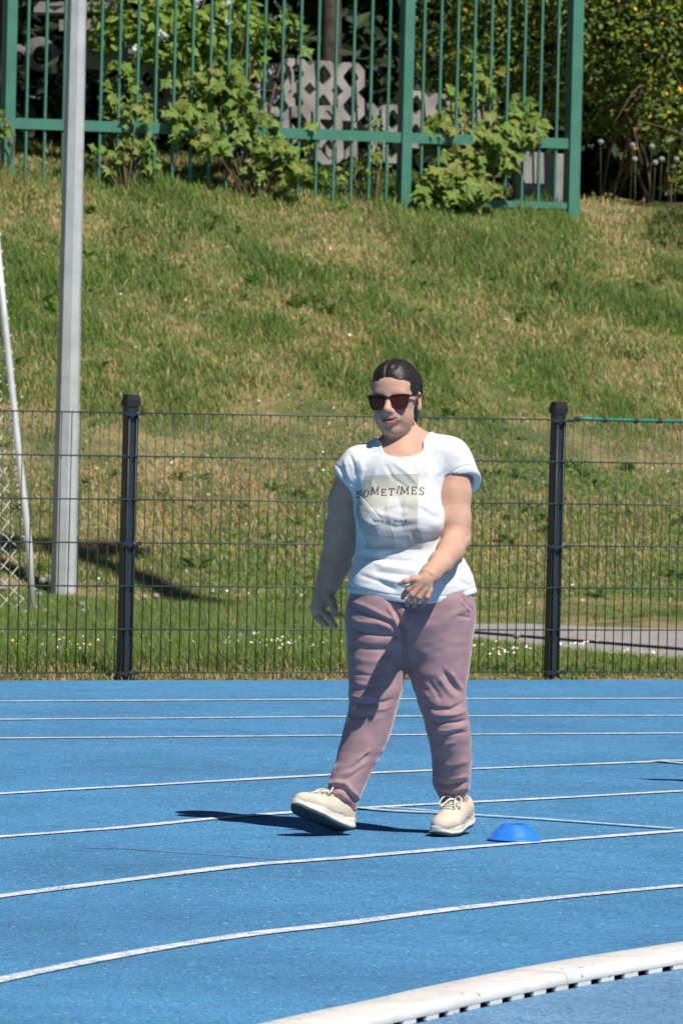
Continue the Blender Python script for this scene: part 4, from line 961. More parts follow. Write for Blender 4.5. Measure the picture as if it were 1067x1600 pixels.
# her left hand, in front of the belly
hy = TY-.36
body.chain([(q(668, 900, hy+.01), .028), (q(662, 908, hy+.001), .023), (q(657, 912, hy-.004), .017)], .012)
kn = [(q(647, 913, hy-.012), .0115), (q(655, 917, hy-.012), .0118), (q(664, 920, hy-.008), .0112), (q(672, 921.5, hy), .0105)]
for (k_, r_) in kn: body.cone(q(667, 904, hy+.002), k_, .016, r_*.86, .008)
def finger(pts, rad, k=.003):
    for i in range(len(pts)-1): body.cone(pts[i], pts[i+1], rad[i], rad[i+1], k)
finger([kn[0][0], q(637.5, 921, hy-.010), q(631.5, 928.5, hy+.002), q(629, 934, hy+.010)], [.0106, .0100, .0091, .0078])
finger([kn[1][0], q(644.5, 929, hy-.014), q(638, 938, hy-.004), q(636, 945, hy+.006)], [.0108, .0102, .0094, .0080])
finger([kn[2][0], q(655, 933, hy-.010), q(648.5, 941, hy+.0), q(646, 947, hy+.010)], [.0104, .0098, .0090, .0077])
finger([kn[3][0], q(667.5, 933, hy-.004), q(663, 939.5, hy+.004), q(661, 944, hy+.010)], [.0095, .0090, .0082, .0070])
finger([q(661, 904, hy-.002), q(646, 904.5, hy-.018), q(634, 908, hy-.022), q(625.5, 911.5, hy-.018)], [.0145, .0115, .0092, .0074], .008)
# her right hand, swung back
hy2 = TY+.23
body.chain([(q(507.5, 925, hy2), .030), (q(502, 938, hy2+.004), .029), (q(497, 948, hy2+.005), .024)], .016)
k2 = [(q(502, 954, hy2-.022), .0118), (q(496, 955, hy2-.006), .012), (q(491.5, 953, hy2+.010), .0115), (q(489, 949, hy2+.026), .0105)]
for (k_, r_) in k2: body.cone(q(505, 930, hy2), k_, .020, r_, .012)
finger([k2[0][0], q(512, 963, hy2-.034), q(519, 971, hy2-.032), q(524.5, 979, hy2-.026)], [.0115, .0105, .0095, .0080])
finger([k2[1][0], q(500, 967, hy2-.012), q(507, 973, hy2-.008), q(512, 977, hy2-.002)], [.0115, .0108, .0098, .0082])
finger([k2[2][0], q(494, 964, hy2+.010), q(501, 971, hy2+.014), q(507, 974, hy2+.020)], [.0112, .0104, .0094, .0080])
finger([k2[3][0], q(492, 959, hy2+.030), q(498, 966, hy2+.034), q(503, 969, hy2+.038)], [.0102, .0094, .0085, .0074])
finger([q(511, 928, hy2-.018), q(519, 940, hy2-.034), q(522.5, 951, hy2-.040), q(523, 961, hy2-.040)], [.0175, .0140, .0115, .0088], .010)
# keep the trunk open below (hidden inside the trousers)
V, Q = body.mesh(); V = relax(V, Q, 1, .4); N = normals(V, Q)
V = folds(V, N, [([(733, 834), (727, 840), (724, 848)], 3.5, -.0028), ([(700, 838), (712, 834), (722, 836)], 4, -.003), ([(664, 893), (672, 899), (680, 903)], 2.2, -.0022), ([(690, 778), (694, 800), (692, 822)], 8, .002)]); N = normals(V, Q)
# skin colour, with pink lips, cheeks, knuckles and nails; shade of mouth gap and nostrils painted in
HL = (V-HC) @ HM
tint = np.ones((len(V), 3)); fr = HL[:, 2] > .07
def paint(m, c): tint[:] = tint*(1-m[:, None]) + (tint*np.array(c))*m[:, None]
lm_ = np.exp(-(((HL[:, 0])/.026)**4)-((HL[:, 1]+.0745-4.5*HL[:, 0]**2*1.3)/.0105)**4)*fr; paint(np.clip(lm_*1.2, 0, 1), (.80, .46, .46))
paint(np.exp(-((HL[:, 0])/.023)**4-((HL[:, 1]+.0735-8*HL[:, 0]**2)/.0026)**2)*fr, (.12, .08, .08))  # dark line between the lips: shade of the mouth gap, painted
for s in (-1, 1): paint(.5*np.exp(-((HL[:, 0]-s*.040)/.020)**2-((HL[:, 1]+.040)/.018)**2)*fr, (1.0, .78, .74))
paint(.5*np.exp(-((HL[:, 0])/.014)**2-((HL[:, 1]+.038)/.012)**2)*(HL[:, 2] > .1), (1, .78, .74))
paint(np.exp(-((HL[:, 0]+.009)/.0055)**2-((HL[:, 1]+.047)/.0028)**2)*(HL[:, 2] > .088)+np.exp(-((HL[:, 0]-.009)/.0055)**2-((HL[:, 1]+.047)/.0028)**2)*(HL[:, 2] > .088), (.35, .2, .2))  # nostril shade painted as two dark spots
px_, py_ = to_px(V)
handm = (py_ > 908)*(px_ > 610)*(px_ < 690); paint(.45*handm*np.clip((py_-908)/25, 0, 1), (1.0, .76, .72))
for tip in (q(629.5, 935, hy+.0), q(636.5, 946, hy-.003), q(646.5, 948, hy+.001), q(661.3, 945, hy+.002), q(624.5, 911.5, hy-.026)):
    paint(np.clip(1.6*np.exp(-(np.linalg.norm((V-tip)*np.array((1, .8, .8)), axis=1)/.0075)**4), 0, 1), (.95, .86, .86))
M_skin = mat('skin', (.575, .35, .262), (.515, .295, .212), scale=22, detail=6, rough=.58, spec=.18, tint=True, subsurf=.06, bump=.04, bscale=220)
person = empty('person', OP); tag(person, 'woman in white printed t-shirt, dusty pink joggers and dark sunglasses walking', 'person')
# the part of the trunk inside the trousers is not needed: cut it level
obj('body', np_mesh('body', V, Q, True, tint), M_skin, person)

# ---- shirt
SH = trunk(body, -.001)
def plane3(a, b, c, inside):
    a, b, c = map(np.array, (a, b, c)); n = np.cross(b-a, c-a); n = n/np.linalg.norm(n)
    if n @ (np.array(inside)-a) > 0: n = -n
    return n, n @ a
def cut(fld, fn, box, k): fld.apply(lambda x, y, z: -fn(x, y, z)+0*x+0*y+0*z, box[0], box[1], k, 's', 0)
sleeve = Field.__new__(Field); sleeve.__dict__ = dict(body.__dict__)
def make_sleeve(pts, plane, cav, k):
    sleeve.D = np.full_like(body.D, 1.0); sleeve.chain(pts, .02)
    n, d0 = plane; lo_, hi_ = np.min([p for p, r in pts], 0)-.13, np.max([p for p, r in pts], 0)+.13
    sl, x, y, z = sleeve.box(lo_, hi_)
    pl = n[0]*x+n[1]*y+n[2]*z-d0; sleeve.D[sl] = smax(sleeve.D[sl], pl, .006)
    SH.D[sl] = smin(SH.D[sl], sleeve.D[sl], k)
    SH.D[sl] = np.where(sleeve.D[sl] > .2, SH.D[sl], SH.D[sl])
    a, b, r1, r2 = cav; cv = Field.__new__(Field); cv.__dict__ = dict(body.__dict__); cv.D = np.full_like(body.D, 1.0); cv.cone(a, b, r1, r2, .001)
    SH.D[sl] = smax(SH.D[sl], -cv.D[sl], .004)
pr = plane3(q(714, 741, TY-.10), q(737, 770, TY+.05), q(684, 776, TY-.03), q(700, 700, TY))
make_sleeve([(q(700, 712, TY-.025), .060), (q(714, 735, TY-.02), .062), (q(729, 768, TY+.0), .065)], pr, (q(710, 745, TY-.028), q(726, 790, TY-.02), .0585, .066), .03)
pl_ = plane3(q(523, 737, TY-.02), q(554, 775, TY-.03), q(538, 757, TY+.2), q(600, 740, TY))
make_sleeve([(q(562, 725, TY-.01), .056), (q(549, 742, TY+.005), .058), (q(536, 764, TY+.02), .060)], pl_, (q(545, 752, TY+.02), q(528, 800, TY+.06), .0575, .066), .03)
# neck opening
SH.cone(q(631, 742, TY-.03), q(629, 660, TY+.01), .078, .098, .008, 's')
SH.ell(q(629, 700, TY-.075), (.064, .06, .034), None, .02, 's')
# hem
hz = lambda x: np.interp(x, [q(p, 930)[0] for p in (535, 570, 600, 645, 690, 748)], [q(640, y)[2] for y in (926, 931, 936.5, 941.5, 939, 924)])
sl, x, y, z = SH.box((-.5, -.4, .5), (.5, .5, 1.0))
zz = hz(x.ravel())[:, None, None] + .02*np.clip((y-TY)/.15, -1, 1)*0
SH.D[sl] = smax(SH.D[sl], (zz - z)+0*y, .005)
inner = trunk(body, .007); band = np.clip(1-(z-zz-.012)/.02, 0, 1)
SH.D[sl] = np.where(z < zz+.03, smax(SH.D[sl], -(inner.D[sl]+.0+.02*np.clip((z-zz-.018)/.012, 0, 1)), .003), SH.D[sl])
V, Q = SH.mesh(); V = relax(V, Q, 2, .5); N = normals(V, Q)
SF = [([(553, 822), (566, 842), (590, 852), (617, 851), (632, 845)], 7, -.0065), ([(640, 832), (656, 842), (676, 843), (692, 836)], 6, -.0065),
      ([(560, 856), (585, 862), (615, 858)], 5, .004), ([(600, 842), (625, 838), (645, 840)], 6, .003),
      ([(577, 877), (600, 885), (640, 889), (668, 893)], 5, .0055), ([(560, 868), (600, 874), (650, 878)], 4, -.004), ([(580, 893), (620, 897), (655, 902)], 4, -.005),
      ([(590, 902), (620, 909), (650, 917)], 4, .0055), ([(556, 896), (590, 908), (625, 925)], 3.5, -.004), ([(545, 912), (580, 920), (620, 931)], 4, .003),
      ([(612, 720), (640, 742), (655, 760)], 3.5, .0030), ([(600, 722), (614, 748), (640, 765)], 3, -.0030), ([(590, 730), (582, 752), (584, 775)], 4, .0030), ([(642, 722), (655, 745), (662, 770)], 3, -.0022),
      ([(678, 700), (674, 730), (682, 765)], 4, -.0045), ([(668, 695), (662, 720), (668, 748)], 4, .0035), ([(690, 715), (684, 745)], 3, .004), ([(655, 765), (672, 785), (690, 800)], 4, .0035), ([(650, 790), (670, 803), (690, 812)], 4, -.0035),
      ([(545, 708), (553, 728), (556, 750)], 3, -.005), ([(538, 715), (543, 738), (550, 758)], 3, .004), ([(530, 728), (540, 750)], 2.5, -.004), ([(560, 712), (566, 735), (562, 770)], 4, .003),
      ([(590, 800), (625, 792), (660, 800)], 5, -.0028), ([(572, 795), (600, 805), (630, 812), (655, 808)], 4, .003), ([(585, 815), (620, 824), (660, 818)], 4, -.003), ([(566, 812), (590, 822)], 4, .003),
      ([(620, 770), (628, 800), (626, 830)], 5, -.0035), ([(700, 870), (715, 890), (735, 905)], 4, .004), ([(690, 880), (712, 905), (738, 918)], 3.5, -.0035), ([(725, 880), (738, 900)], 3, -.003), ([(680, 900), (700, 918)], 4, .003)]
V = folds(V, N, SF)
px_, py_ = to_px(V)
wr = (fbm(px_/14+py_/30, py_/10, 21, 2)-.5)*.0022 + (fbm(px_/34, py_/20, 31, 2)-.5)*.005
V = V + N*(wr*np.clip((py_-690)/40, 0, 1))[:, None]
# stitched bands at collar, sleeve ends and hem
def axd(V, a, b, r1, r2):
    ba = b-a; t = np.clip(((V-a) @ ba)/(ba @ ba), 0, 1); return np.linalg.norm(V-a-t[:, None]*ba, axis=1)-(r1+(r2-r1)*t)
nk = np.minimum(axd(V, q(631, 742, TY-.03), q(629, 660, TY+.01), .078, .098), np.linalg.norm((V-q(629, 700, TY-.075))/np.array((.064, .06, .034)), axis=1)*.045-.045)
sp1 = -(V @ pr[0]-pr[1]) + (V[:, 0] < .09)*1; sp2 = -(V @ pl_[0]-pl_[1]) + (V[:, 0] > -.13)*1; hm_ = V[:, 2]-hz(V[:, 0])
for dd, wid in ((nk, .013), (sp1, .018), (sp2, .018), (hm_, .021)):
    V = V + N*(-.0022*np.exp(-((dd-wid)/.0024)**2) + .0009*((dd > 0) & (dd < wid)))[:, None]
M_shirt = mat('white_jersey', (.74, .74, .75), (.70, .70, .715), scale=9, rough=.9, spec=.2, bump=.05, bscale=400)
shirt = obj('t_shirt', np_mesh('t_shirt', V, Q), M_shirt, person)
bvh = BVHTree.FromPolygons([tuple(v) for v in V], [tuple(f) for f in Q.tolist()])
camo = Vector((0, 0, CAMH)) - OP
def on_shirt(px, py, lift=.0012):
    d = ray(px, py).normalized(); h = bvh.ray_cast(camo, d)
    if h[0] is None: return None
    return h[0] + h[1]*lift - d*.0004
# hem and collar seams
M_seam = mat('white_rib', (.74, .74, .75), rough=.9)
# printed panel, draped on the shirt
def drape(name, fpx, nu, nv, m, lift, keep=None):
    vs = []; fs = []; ix = {}
    for i in range(nu+1):
        for j in range(nv+1):
            p = on_shirt(*fpx(i/nu, j/nv), lift)
            if p is not None: ix[i, j] = len(vs); vs.append(p)
    for i in range(nu):
        for j in range(nv):
            c = [(i, j), (i, j+1), (i+1, j+1), (i+1, j)]
            if all(k in ix for k in c) and (keep is None or keep((i+.5)/nu, (j+.5)/nv)):
                pts = [vs[ix[k]] for k in c]
                if max((pts[a]-pts[b]).length for a in range(4) for b in range(a)) < .03: fs.append(tuple(ix[k] for k in c))
    return obj(name, mesh(name, vs, fs, True), m, shirt)
def panel_px(u, v):
    yv = [743, 760, 790, 810, 830, 858]; t = 743 + v*115
    Lx = np.interp(t, [743, 770, 785, 800, 825, 845, 858], [570, 563, 558, 555, 562, 571, 572.5]); Rx = np.interp(t, [741, 790, 825, 840, 858], [653.5, 653, 652, 659, 660])
    return Lx+(Rx-Lx)*u, t - 3*u*(1-v) - 1.5*u*v
M_print = mat('beige_print', (.47, .455, .40), (.52, .505, .45), scale=40, rough=.92)
M_pale = mat('pale_print_letters', (.61, .60, .595), (.56, .55, .53), scale=40, rough=.92)
M_ink = mat('dark_print_ink', (.055, .055, .06), (.09, .09, .09), scale=90, rough=.9)
drape('print_panel', panel_px, 90, 124, M_print, .0010)
def blob(u, v):                           # the pale faded shapes in the middle of the panel
    return ((abs(v-.52) < .085 and .20 < u < .83 and not .46 < u < .52) or (.30 < v < .47 and .50 < u < .74) or (.56 < v < .68 and .17 < u < .80 and not .45 < u < .53)
            or (.68 < v < .99 and .52 < u < .73) or (.70 < v < .86 and .28 < u < .42))
drape('print_shape', panel_px, 90, 124, M_pale, .0017, blob)
# lettering: stroke-built serif capitals, each letter draped on the cloth
GLY = {
 'S': [[(.85,.80),(.70,.97),(.42,1),(.18,.88),(.16,.70),(.40,.56),(.65,.46),(.84,.30),(.78,.10),(.52,0),(.25,.04),(.10,.20)],  [(.86,.80),(.87,.95)], [(.10,.05),(.10,.2)]],
 'O': [[(.5,1),(.22,.90),(.08,.65),(.08,.35),(.22,.10),(.5,0),(.78,.10),(.92,.35),(.92,.65),(.78,.90),(.5,1)]],
 'M': [[(.12,0),(.17,1)],[(.17,1),(.50,.08)],[(.50,.08),(.85,1)],[(.85,1),(.90,0)],[(0,0),(.26,0)],[(.76,0),(1.04,0)],[(.04,1),(.2,1)],[(.82,1),(.98,1)]],
 'E': [[(.2,0),(.2,1)],[(.06,1),(.82,1),(.84,.80)],[(.2,.52),(.62,.52)],[(.62,.62),(.62,.42)],[(.06,0),(.86,0),(.90,.22)]],
 'T': [[(.5,0),(.5,1)],[(.06,.80),(.08,1),(.92,1),(.94,.80)],[(.32,0),(.68,0)]],
 'I': [[(.5,0),(.5,1)],[(.28,0),(.72,0)],[(.28,1),(.72,1)]],
 'l': [[(.5,0),(.5,1)]], 'e': [[(.1,.3),(.85,.32),(.75,.55),(.45,.62),(.15,.45),(.12,.2),(.4,0),(.85,.08)]],
 's': [[(.8,.52),(.5,.62),(.2,.5),(.4,.34),(.75,.22),(.7,.05),(.4,0),(.1,.08)]], 'i': [[(.5,0),(.5,.6)],[(.5,.78),(.5,.86)]],
 'm': [[(.1,0),(.1,.6)],[(.1,.48),(.3,.6),(.46,.5),(.46,0)],[(.46,.48),(.68,.6),(.86,.5),(.86,0)]], 'o': [[(.5,.62),(.15,.45),(.15,.15),(.5,0),(.85,.15),(.85,.45),(.5,.62)]],
 'r': [[(.25,0),(.25,.6)],[(.25,.42),(.5,.6),(.8,.56)]]}
def letter(ch, x, y, wd, ht, slant, stroke, thin=.6, rise=0.0):
    vs = []; fs = []
    for st in GLY[ch]:
        pts = []
        for a, b in zip(st[:-1], st[1:]):
            k = max(1, int(math.hypot((b[0]-a[0])*wd, (b[1]-a[1])*ht)/1.5))
            pts += [(a[0]+(b[0]-a[0])*t/k, a[1]+(b[1]-a[1])*t/k) for t in range(k)]
        pts.append(st[-1]); prevl = None
        for i, (gx_, gy_) in enumerate(pts):
            a = pts[max(i-1, 0)]; b = pts[min(i+1, len(pts)-1)]; dx = (b[0]-a[0])*wd; dy = (b[1]-a[1])*ht; l = math.hypot(dx, dy) or 1
            s = stroke*(thin if abs(dx) > abs(dy) else 1.0)/2
            cx_ = x + gx_*wd + slant*gy_*ht; cy_ = y - gy_*ht - rise*gx_*wd; nx_, ny_ = dy/l*s, dx/l*s
            p1 = on_shirt(cx_-nx_, cy_-ny_, .0026); p2 = on_shirt(cx_+nx_, cy_+ny_, .0026)
            if p1 is None or p2 is None: prevl = None; continue
            vs += [p1, p2]; n = len(vs)
            if prevl is not None: fs.append((prevl, prevl+1, n-1, n-2))
            prevl = n-2
    o = obj('letter', mesh('letter', vs, fs), M_ink, shirt)
for ch, x, y, wd, ht, sl_ in (('S', 556, 778, 8.5, 10.5, .15), ('O', 567.5, 776.5, 9, 11, .2), ('M', 579.5, 773, 12, 11.5, .12), ('E', 595, 774.5, 9, 10, .05), ('T', 606.5, 774, 9.5, 10.5, .1),
                              ('I', 616.5, 770.5, 7, 10.5, .35), ('M', 625, 772, 13.5, 11.5, .06), ('E', 642, 772.5, 9, 11.5, .05), ('S', 654.5, 773.5, 8.5, 12, .0)):
    letter(ch, x, y, wd, ht, sl_, 1.7, .55)
x = 583
for ch, wd in (('l', 2.2), ('e', 4), ('s', 3.6), ('s', 3.6), (' ', 3), ('i', 2.2), ('s', 3.6), (' ', 3), ('m', 6), ('o', 4.2), ('r', 3.6), ('e', 4)):
    if ch != ' ': letter(ch, x, 815.5, wd, 5.2, 0, .8, .8)
    x += wd + .9

# ---- trousers
lo = q(492, 1275); hi = q(760, 905)
tr = Field((lo[0], -.30, lo[2]), (hi[0], .36, hi[2]), .0033)
def legprof(rows, k=.03):                     # rows: py, left, right, dy, depth ratio
    pts = []
    for py, l, r, dy, dr in rows:
        c = q((l+r)/2, py, dy); pts.append((c, (r-l)/2/ (F/YP), dr))
    P_ = np.array([p[0] for p in pts]); R_ = np.array([p[1] for p in pts]); DR = np.array([p[2] for p in pts])
    o = np.argsort(P_[:, 2])
    def fn(x, y, z):
        zz = z.ravel(); sm = lambda v: (sum(np.interp(zz+d, P_[o, 2], v[o]) for d in (-.012, -.006, 0, .006, .012))/5)[None, None, :]
        a = sm(R_); b = a*sm(DR); X = x-sm(P_[:, 0]); Yy = y-sm(P_[:, 1])
        k0 = np.sqrt((X/a)**2+(Yy/b)**2); k1 = np.sqrt((X/a**2)**2+(Yy/b**2)**2); d = k0*(k0-1)/np.maximum(k1, 1e-5)
        return np.maximum(d, np.maximum(P_[:, 2].min()-z, z-P_[:, 2].max())+0*d)
    tr.apply(fn, P_.min(0)-.16, P_.max(0)+.16, k)
legprof([(905, 549, 650, TY, 1.3), (922, 547, 650, TY, 1.32), (940, 543, 650, TY, 1.35), (975, 541, 645, TY-.01, 1.2), (1010, 541.5, 637, TY-.01, 1.12), (1045, 543, 633.5, TY-.02, 1.1), (1080, 544.5, 628, TY-.03, 1.1), (1105, 545, 621, TY-.03, 1.12),
         (1130, 539, 614, TY-.03, 1.1), (1155, 532, 606.5, TY-.03, 1.12), (1180, 526.5, 594, TY-.035, 1.15), (1205, 519.5, 581, TY-.05, 1.15), (1225, 512, 572, TY-.06, 1.15), (1238, 511, 566.5, TY-.07, 1.12),
         (1250, 519, 561, TY-.075, 1.15), (1258, 531, 558.5, TY-.075, 1.3), (1266, 541, 556, TY-.075, 1.3)])
legprof([(905, 634, 738, TY, 1.28), (922, 634, 740, TY, 1.28), (940, 634, 742.5, TY, 1.30), (975, 633, 738.5, TY, 1.2), (1010, 633.5, 737, TY+.0, 1.15), (1045, 637, 733, TY+.0, 1.12), (1075, 645, 728.5, TY-.005, 1.1), (1100, 653, 728.5, TY-.01, 1.1), (1125, 661, 733, TY+.0, 1.1),
         (1150, 668, 736.5, TY+.02, 1.15), (1180, 673.5, 737.5, TY+.05, 1.2), (1210, 675, 736.5, TY+.08, 1.2), (1228, 675, 734.5, TY+.10, 1.15), (1238, 681, 731, TY+.105, 1.1), (1245, 687.5, 727.5, TY+.11, 1.1), (1256, 687.5, 727, TY+.115, 1.1)])
tr.ell(q(642, 965, TY), (.205, .150, .105), None, .05); tr.ell(q(640, 1000, TY+.01), (.14, .12, .07), None, .05)
ztop = q(640, 914)[2]; sl, x, y, z = tr.box((-.5, -.4, ztop-.03), (.5, .5, ztop+.2)); tr.D[sl] = np.maximum(tr.D[sl], z-ztop+0*x+0*y)
V, Q = tr.mesh(); V = relax(V, Q, 2, .5); N = normals(V, Q)
TF = [([(545, 944), (565, 956), (587, 964), (608, 974), (626, 990)], 4, -.007), ([(545, 938), (575, 949), (600, 962), (622, 972)], 4, .006), ([(544, 962), (560, 972), (590, 974), (622, 984)], 5, .006),
      ([(544, 976), (556, 985), (580, 991), (628, 995)], 3.6, -.0085), ([(546, 1000), (580, 1004), (625, 1003)], 6, .005), ([(560, 1013), (590, 1015), (625, 1013)], 3.4, -.006), ([(548, 1030), (580, 1033), (618, 1030)], 6, .0045),
      ([(547, 1051), (575, 1056), (606, 1052)], 3.4, -.006), ([(549, 1066), (570, 1070), (600, 1064)], 4, .004), ([(548, 1076), (565, 1077), (590, 1070)], 3, -.005), ([(546, 1087), (560, 1090), (585, 1084)], 3.6, .0055),
      ([(547, 1094), (570, 1100), (600, 1097), (618, 1090)], 3.4, -.0075), ([(541, 1106), (565, 1110), (600, 1108), (616, 1100)], 4, .0055), ([(538, 1118), (560, 1120), (590, 1119)], 3, -.006), ([(536, 1130), (555, 1128)], 3.5, .004),
      ([(556, 1190), (568, 1180), (580, 1170)], 3, .0045), ([(540, 1204), (556, 1196), (578, 1176)], 3.5, -.005), ([(530, 1212), (550, 1206), (572, 1190)], 4, .004), ([(525, 1222), (545, 1216), (566, 1200)], 3, -.004),
      ([(511, 1226), (527, 1222), (540, 1224), (552, 1238), (566, 1252)], 4, .008), ([(511, 1236), (527, 1230), (540, 1236), (552, 1250), (560, 1256)], 3.2, -.009), ([(515, 1240), (532, 1240), (545, 1252)], 3, .005), ([(535, 1249), (548, 1258)], 2.5, -.005),
      ([(610, 942), (622, 962), (630, 985), (632, 1015), (634, 1045)], 4, -.014), ([(604, 945), (616, 966), (624, 990)], 3.5, .006), ([(622, 940), (634, 960), (637, 985)], 4, .007), ([(644, 950), (642, 975), (640, 1000)], 5, .004),
      ([(724, 935), (731, 947), (739, 954)], 2.4, -.006), ([(719, 935), (727, 948), (736, 957)], 2.4, .005), ([(700, 965), (720, 955), (738, 950)], 5, .004), ([(712, 962), (738, 966)], 3, -.004),
      ([(690, 1046), (704, 1066), (720, 1086)], 4, -.008), ([(684, 1056), (696, 1074), (710, 1090)], 5, .007), ([(700, 1046), (714, 1066), (726, 1082)], 4, .006), ([(668, 1062), (682, 1082), (690, 1098)], 4, -.005), ([(655, 1075), (672, 1092)], 4, .004),
      ([(662, 1098), (682, 1108), (704, 1109), (727, 1096)], 3.4, -.0075), ([(664, 1112), (690, 1118), (712, 1116), (733, 1108)], 4.5, .0075), ([(664, 1126), (690, 1130), (712, 1129), (736, 1124)], 3.2, -.0085),
      ([(672, 1140), (695, 1142), (734, 1134)], 4.5, .006), ([(680, 1150), (706, 1146), (734, 1144)], 3, -.0045), ([(680, 1170), (700, 1162), (716, 1158)], 4, .003), ([(682, 1192), (705, 1196), (735, 1188)], 5, .004), ([(684, 1204), (700, 1202)], 3, -.004),
      ([(676, 1212), (700, 1219), (735, 1212)], 3.6, .005), ([(676, 1221), (698, 1229), (734, 1221)], 2.8, -.008), ([(677, 1229), (702, 1237), (733, 1229)], 3.6, .007), ([(686, 1239), (706, 1242), (728, 1238)], 2.2, -.006)]
TF = [(l, w*.9, a*(.66 if (abs(l[0][1]-l[-1][1]) < 14 and l[0][0] < 640) else .85)) for l, w, a in TF]
V = folds(V, N, TF)
px_, py_ = to_px(V)
V = V + N*((fbm(px_/34+py_/60, py_/17, 41, 2)-.5)*.006)[:, None]
M_vel = mat('dusty_pink_velour', (.335, .212, .226), (.39, .25, .265), scale=18, detail=5, rough=.85, spec=.15, sheen=.85, bump=.06, bscale=500)
trs = obj('trousers', np_mesh('trousers', V, Q), M_vel, person)
M_cord = mat('pale_cord', (.6, .45, .45), rough=.9)

# ---- hair
hf = Field(HC-np.array((.15, .19, .16)), HC+np.array((.15, .19, .16)), .0028)
hm = lambda c, r, k=.02, mode='u', M=None: hf.ell(hp(*c), np.array(r)*HS, HM if M is None else M, k, mode)
hm((0, .037, -.018), (.0835, .0925, .101)); hm((0, .060, .018), (.066, .066, .070), .03); hm((0, -.035, -.070), (.055, .06, .045), .03); hm((.012, -.075, -.085), (.030, .045, .032), .03)
hm((0, -.044, .098), (.0600, .110, .080), .016, 's'); hm((0, -.07, .045), (.105, .075, .055), .012, 's')
for s in (-1, 1): hm((s*.075, -.030, .022), (.030, .034, .034), .010, 's')
V, Q = hf.mesh(); V = relax(V, Q, 1, .5); N = normals(V, Q); HL = (V-HC) @ HM
ang = np.arctan2(HL[:, 1]+.04, (HL[:, 0]+.01)*1.0)                       # strands combed back and down from the parting
V = V + N*((vnoise(HL[:, 2]*22+HL[:, 1]*60+40, np.abs(HL[:, 0]+.01)*70+20, 5)-.5)*.0032 + (vnoise(HL[:, 2]*40+50, HL[:, 1]*260+HL[:, 2]*90+60, 6)-.5)*.0016)[:, None]
part_ = np.exp(-((HL[:, 0]+.012)/.0032)**2)*(HL[:, 2] > -.02)*(HL[:, 1] > .05)
V = V - N*(.0025*part_)[:, None]
M_hair = mat('dark_brown_hair', (.011, .009, .009), (.030, .022, .020), scale=60, detail=6, rough=.42, spec=.45, stretch=(1, 1, 7), bump=.2, bscale=80, tint=True)
obj('hair', np_mesh('hair', V, Q, True, 1 + part_[:, None]*np.array((2.6, 2.3, 2.3))), M_hair, person)

M_strand = mat('hair_strand', (.014, .010, .009), (.045, .032, .027), scale=90, rough=.38, spec=.45)
hs = MB(); rs = random.Random(12); hc, hr = np.array((0, .037, -.018)), np.array((.0835, .0925, .101))
for k in range(190):
    sd_ = 1 if rs.random() < .62 else -1
    f0 = rs.uniform(-.35, .66); d0 = np.array((-.14 + sd_*.03, math.sqrt(max(.05, 1-f0*f0-.02)), f0)); e0 = rs.uniform(-.95, -.05)
    d1 = np.array((sd_*math.sqrt(max(.02, 1-e0*e0-.06))*.95, -.12+rs.uniform(-.15, .22), e0 + .3*max(f0, 0))); pts = []
    off = rs.uniform(.995, 1.02)
    for t in np.linspace(0, 1, 9):
        d = d0*(1-t)+d1*t; d = d/np.linalg.norm(d); pp3 = hc + hr*d*off; 
        if d[2] > .35 and d[1] > .2: pp3 = pp3 + np.array((0, .0035, .0025))
        pts.append(Vector(hp(*pp3)))
    hs.tube(pts, rs.uniform(.0008, .0016), 4, False)
hs.build('hair_strands', M_strand, person, True)
# ---- sunglasses
M_frame = mat('tortoise_frame', (.020, .008, .007), (.075, .018, .012), scale=90, rough=.18, spec=.6)
M_lens = mat('brown_lens', (.022, .006, .006), (.055, .012, .010), scale=20, rough=.12, spec=.25)
gl = empty('sunglasses', (0, 0, 0), 0, person)
def wrap(u): return .1035 - 2.6*u*u
OUT = [(.0075, .010), (.020, .0165), (.045, .0185), (.068, .0175), (.0735, .012), (.0705, -.006), (.064, -.026), (.054, -.0345), (.034, -.0355), (.020, -.029), (.0115, -.012)]
INN = [(.0125, .008), (.0215, .0115), (.045, .0132), (.064, .0128), (.0665, .009), (.0645, -.006), (.059, -.0235), (.0515, -.0305), (.035, -.0313), (.0235, -.0255), (.0155, -.011)]
def rnd(ring):                              # round the corners of an outline
    r_ = []; n = len(ring)
    for i in range(n):
        p0, p1, p2, p3 = (np.array(ring[(i+k) % n]) for k in (-1, 0, 1, 2))
        for t in (0, .25, .5, .75): r_.append(tuple(.5*((2*p1)+(p2-p0)*t+(2*p0-5*p1+4*p2-p3)*t*t+(3*p1-p0-3*p2+p3)*t**3)))
    return r_
INN = [(.5*(a[0]+b[0])*1 if 0 else a[0]*.62+b[0]*.38, a[1]*.62+b[1]*.38) for a, b in zip(INN, OUT)]
OUT, INN = rnd(OUT), rnd(INN)
def H(u, v, w): return Vector(hp(u, v, w))
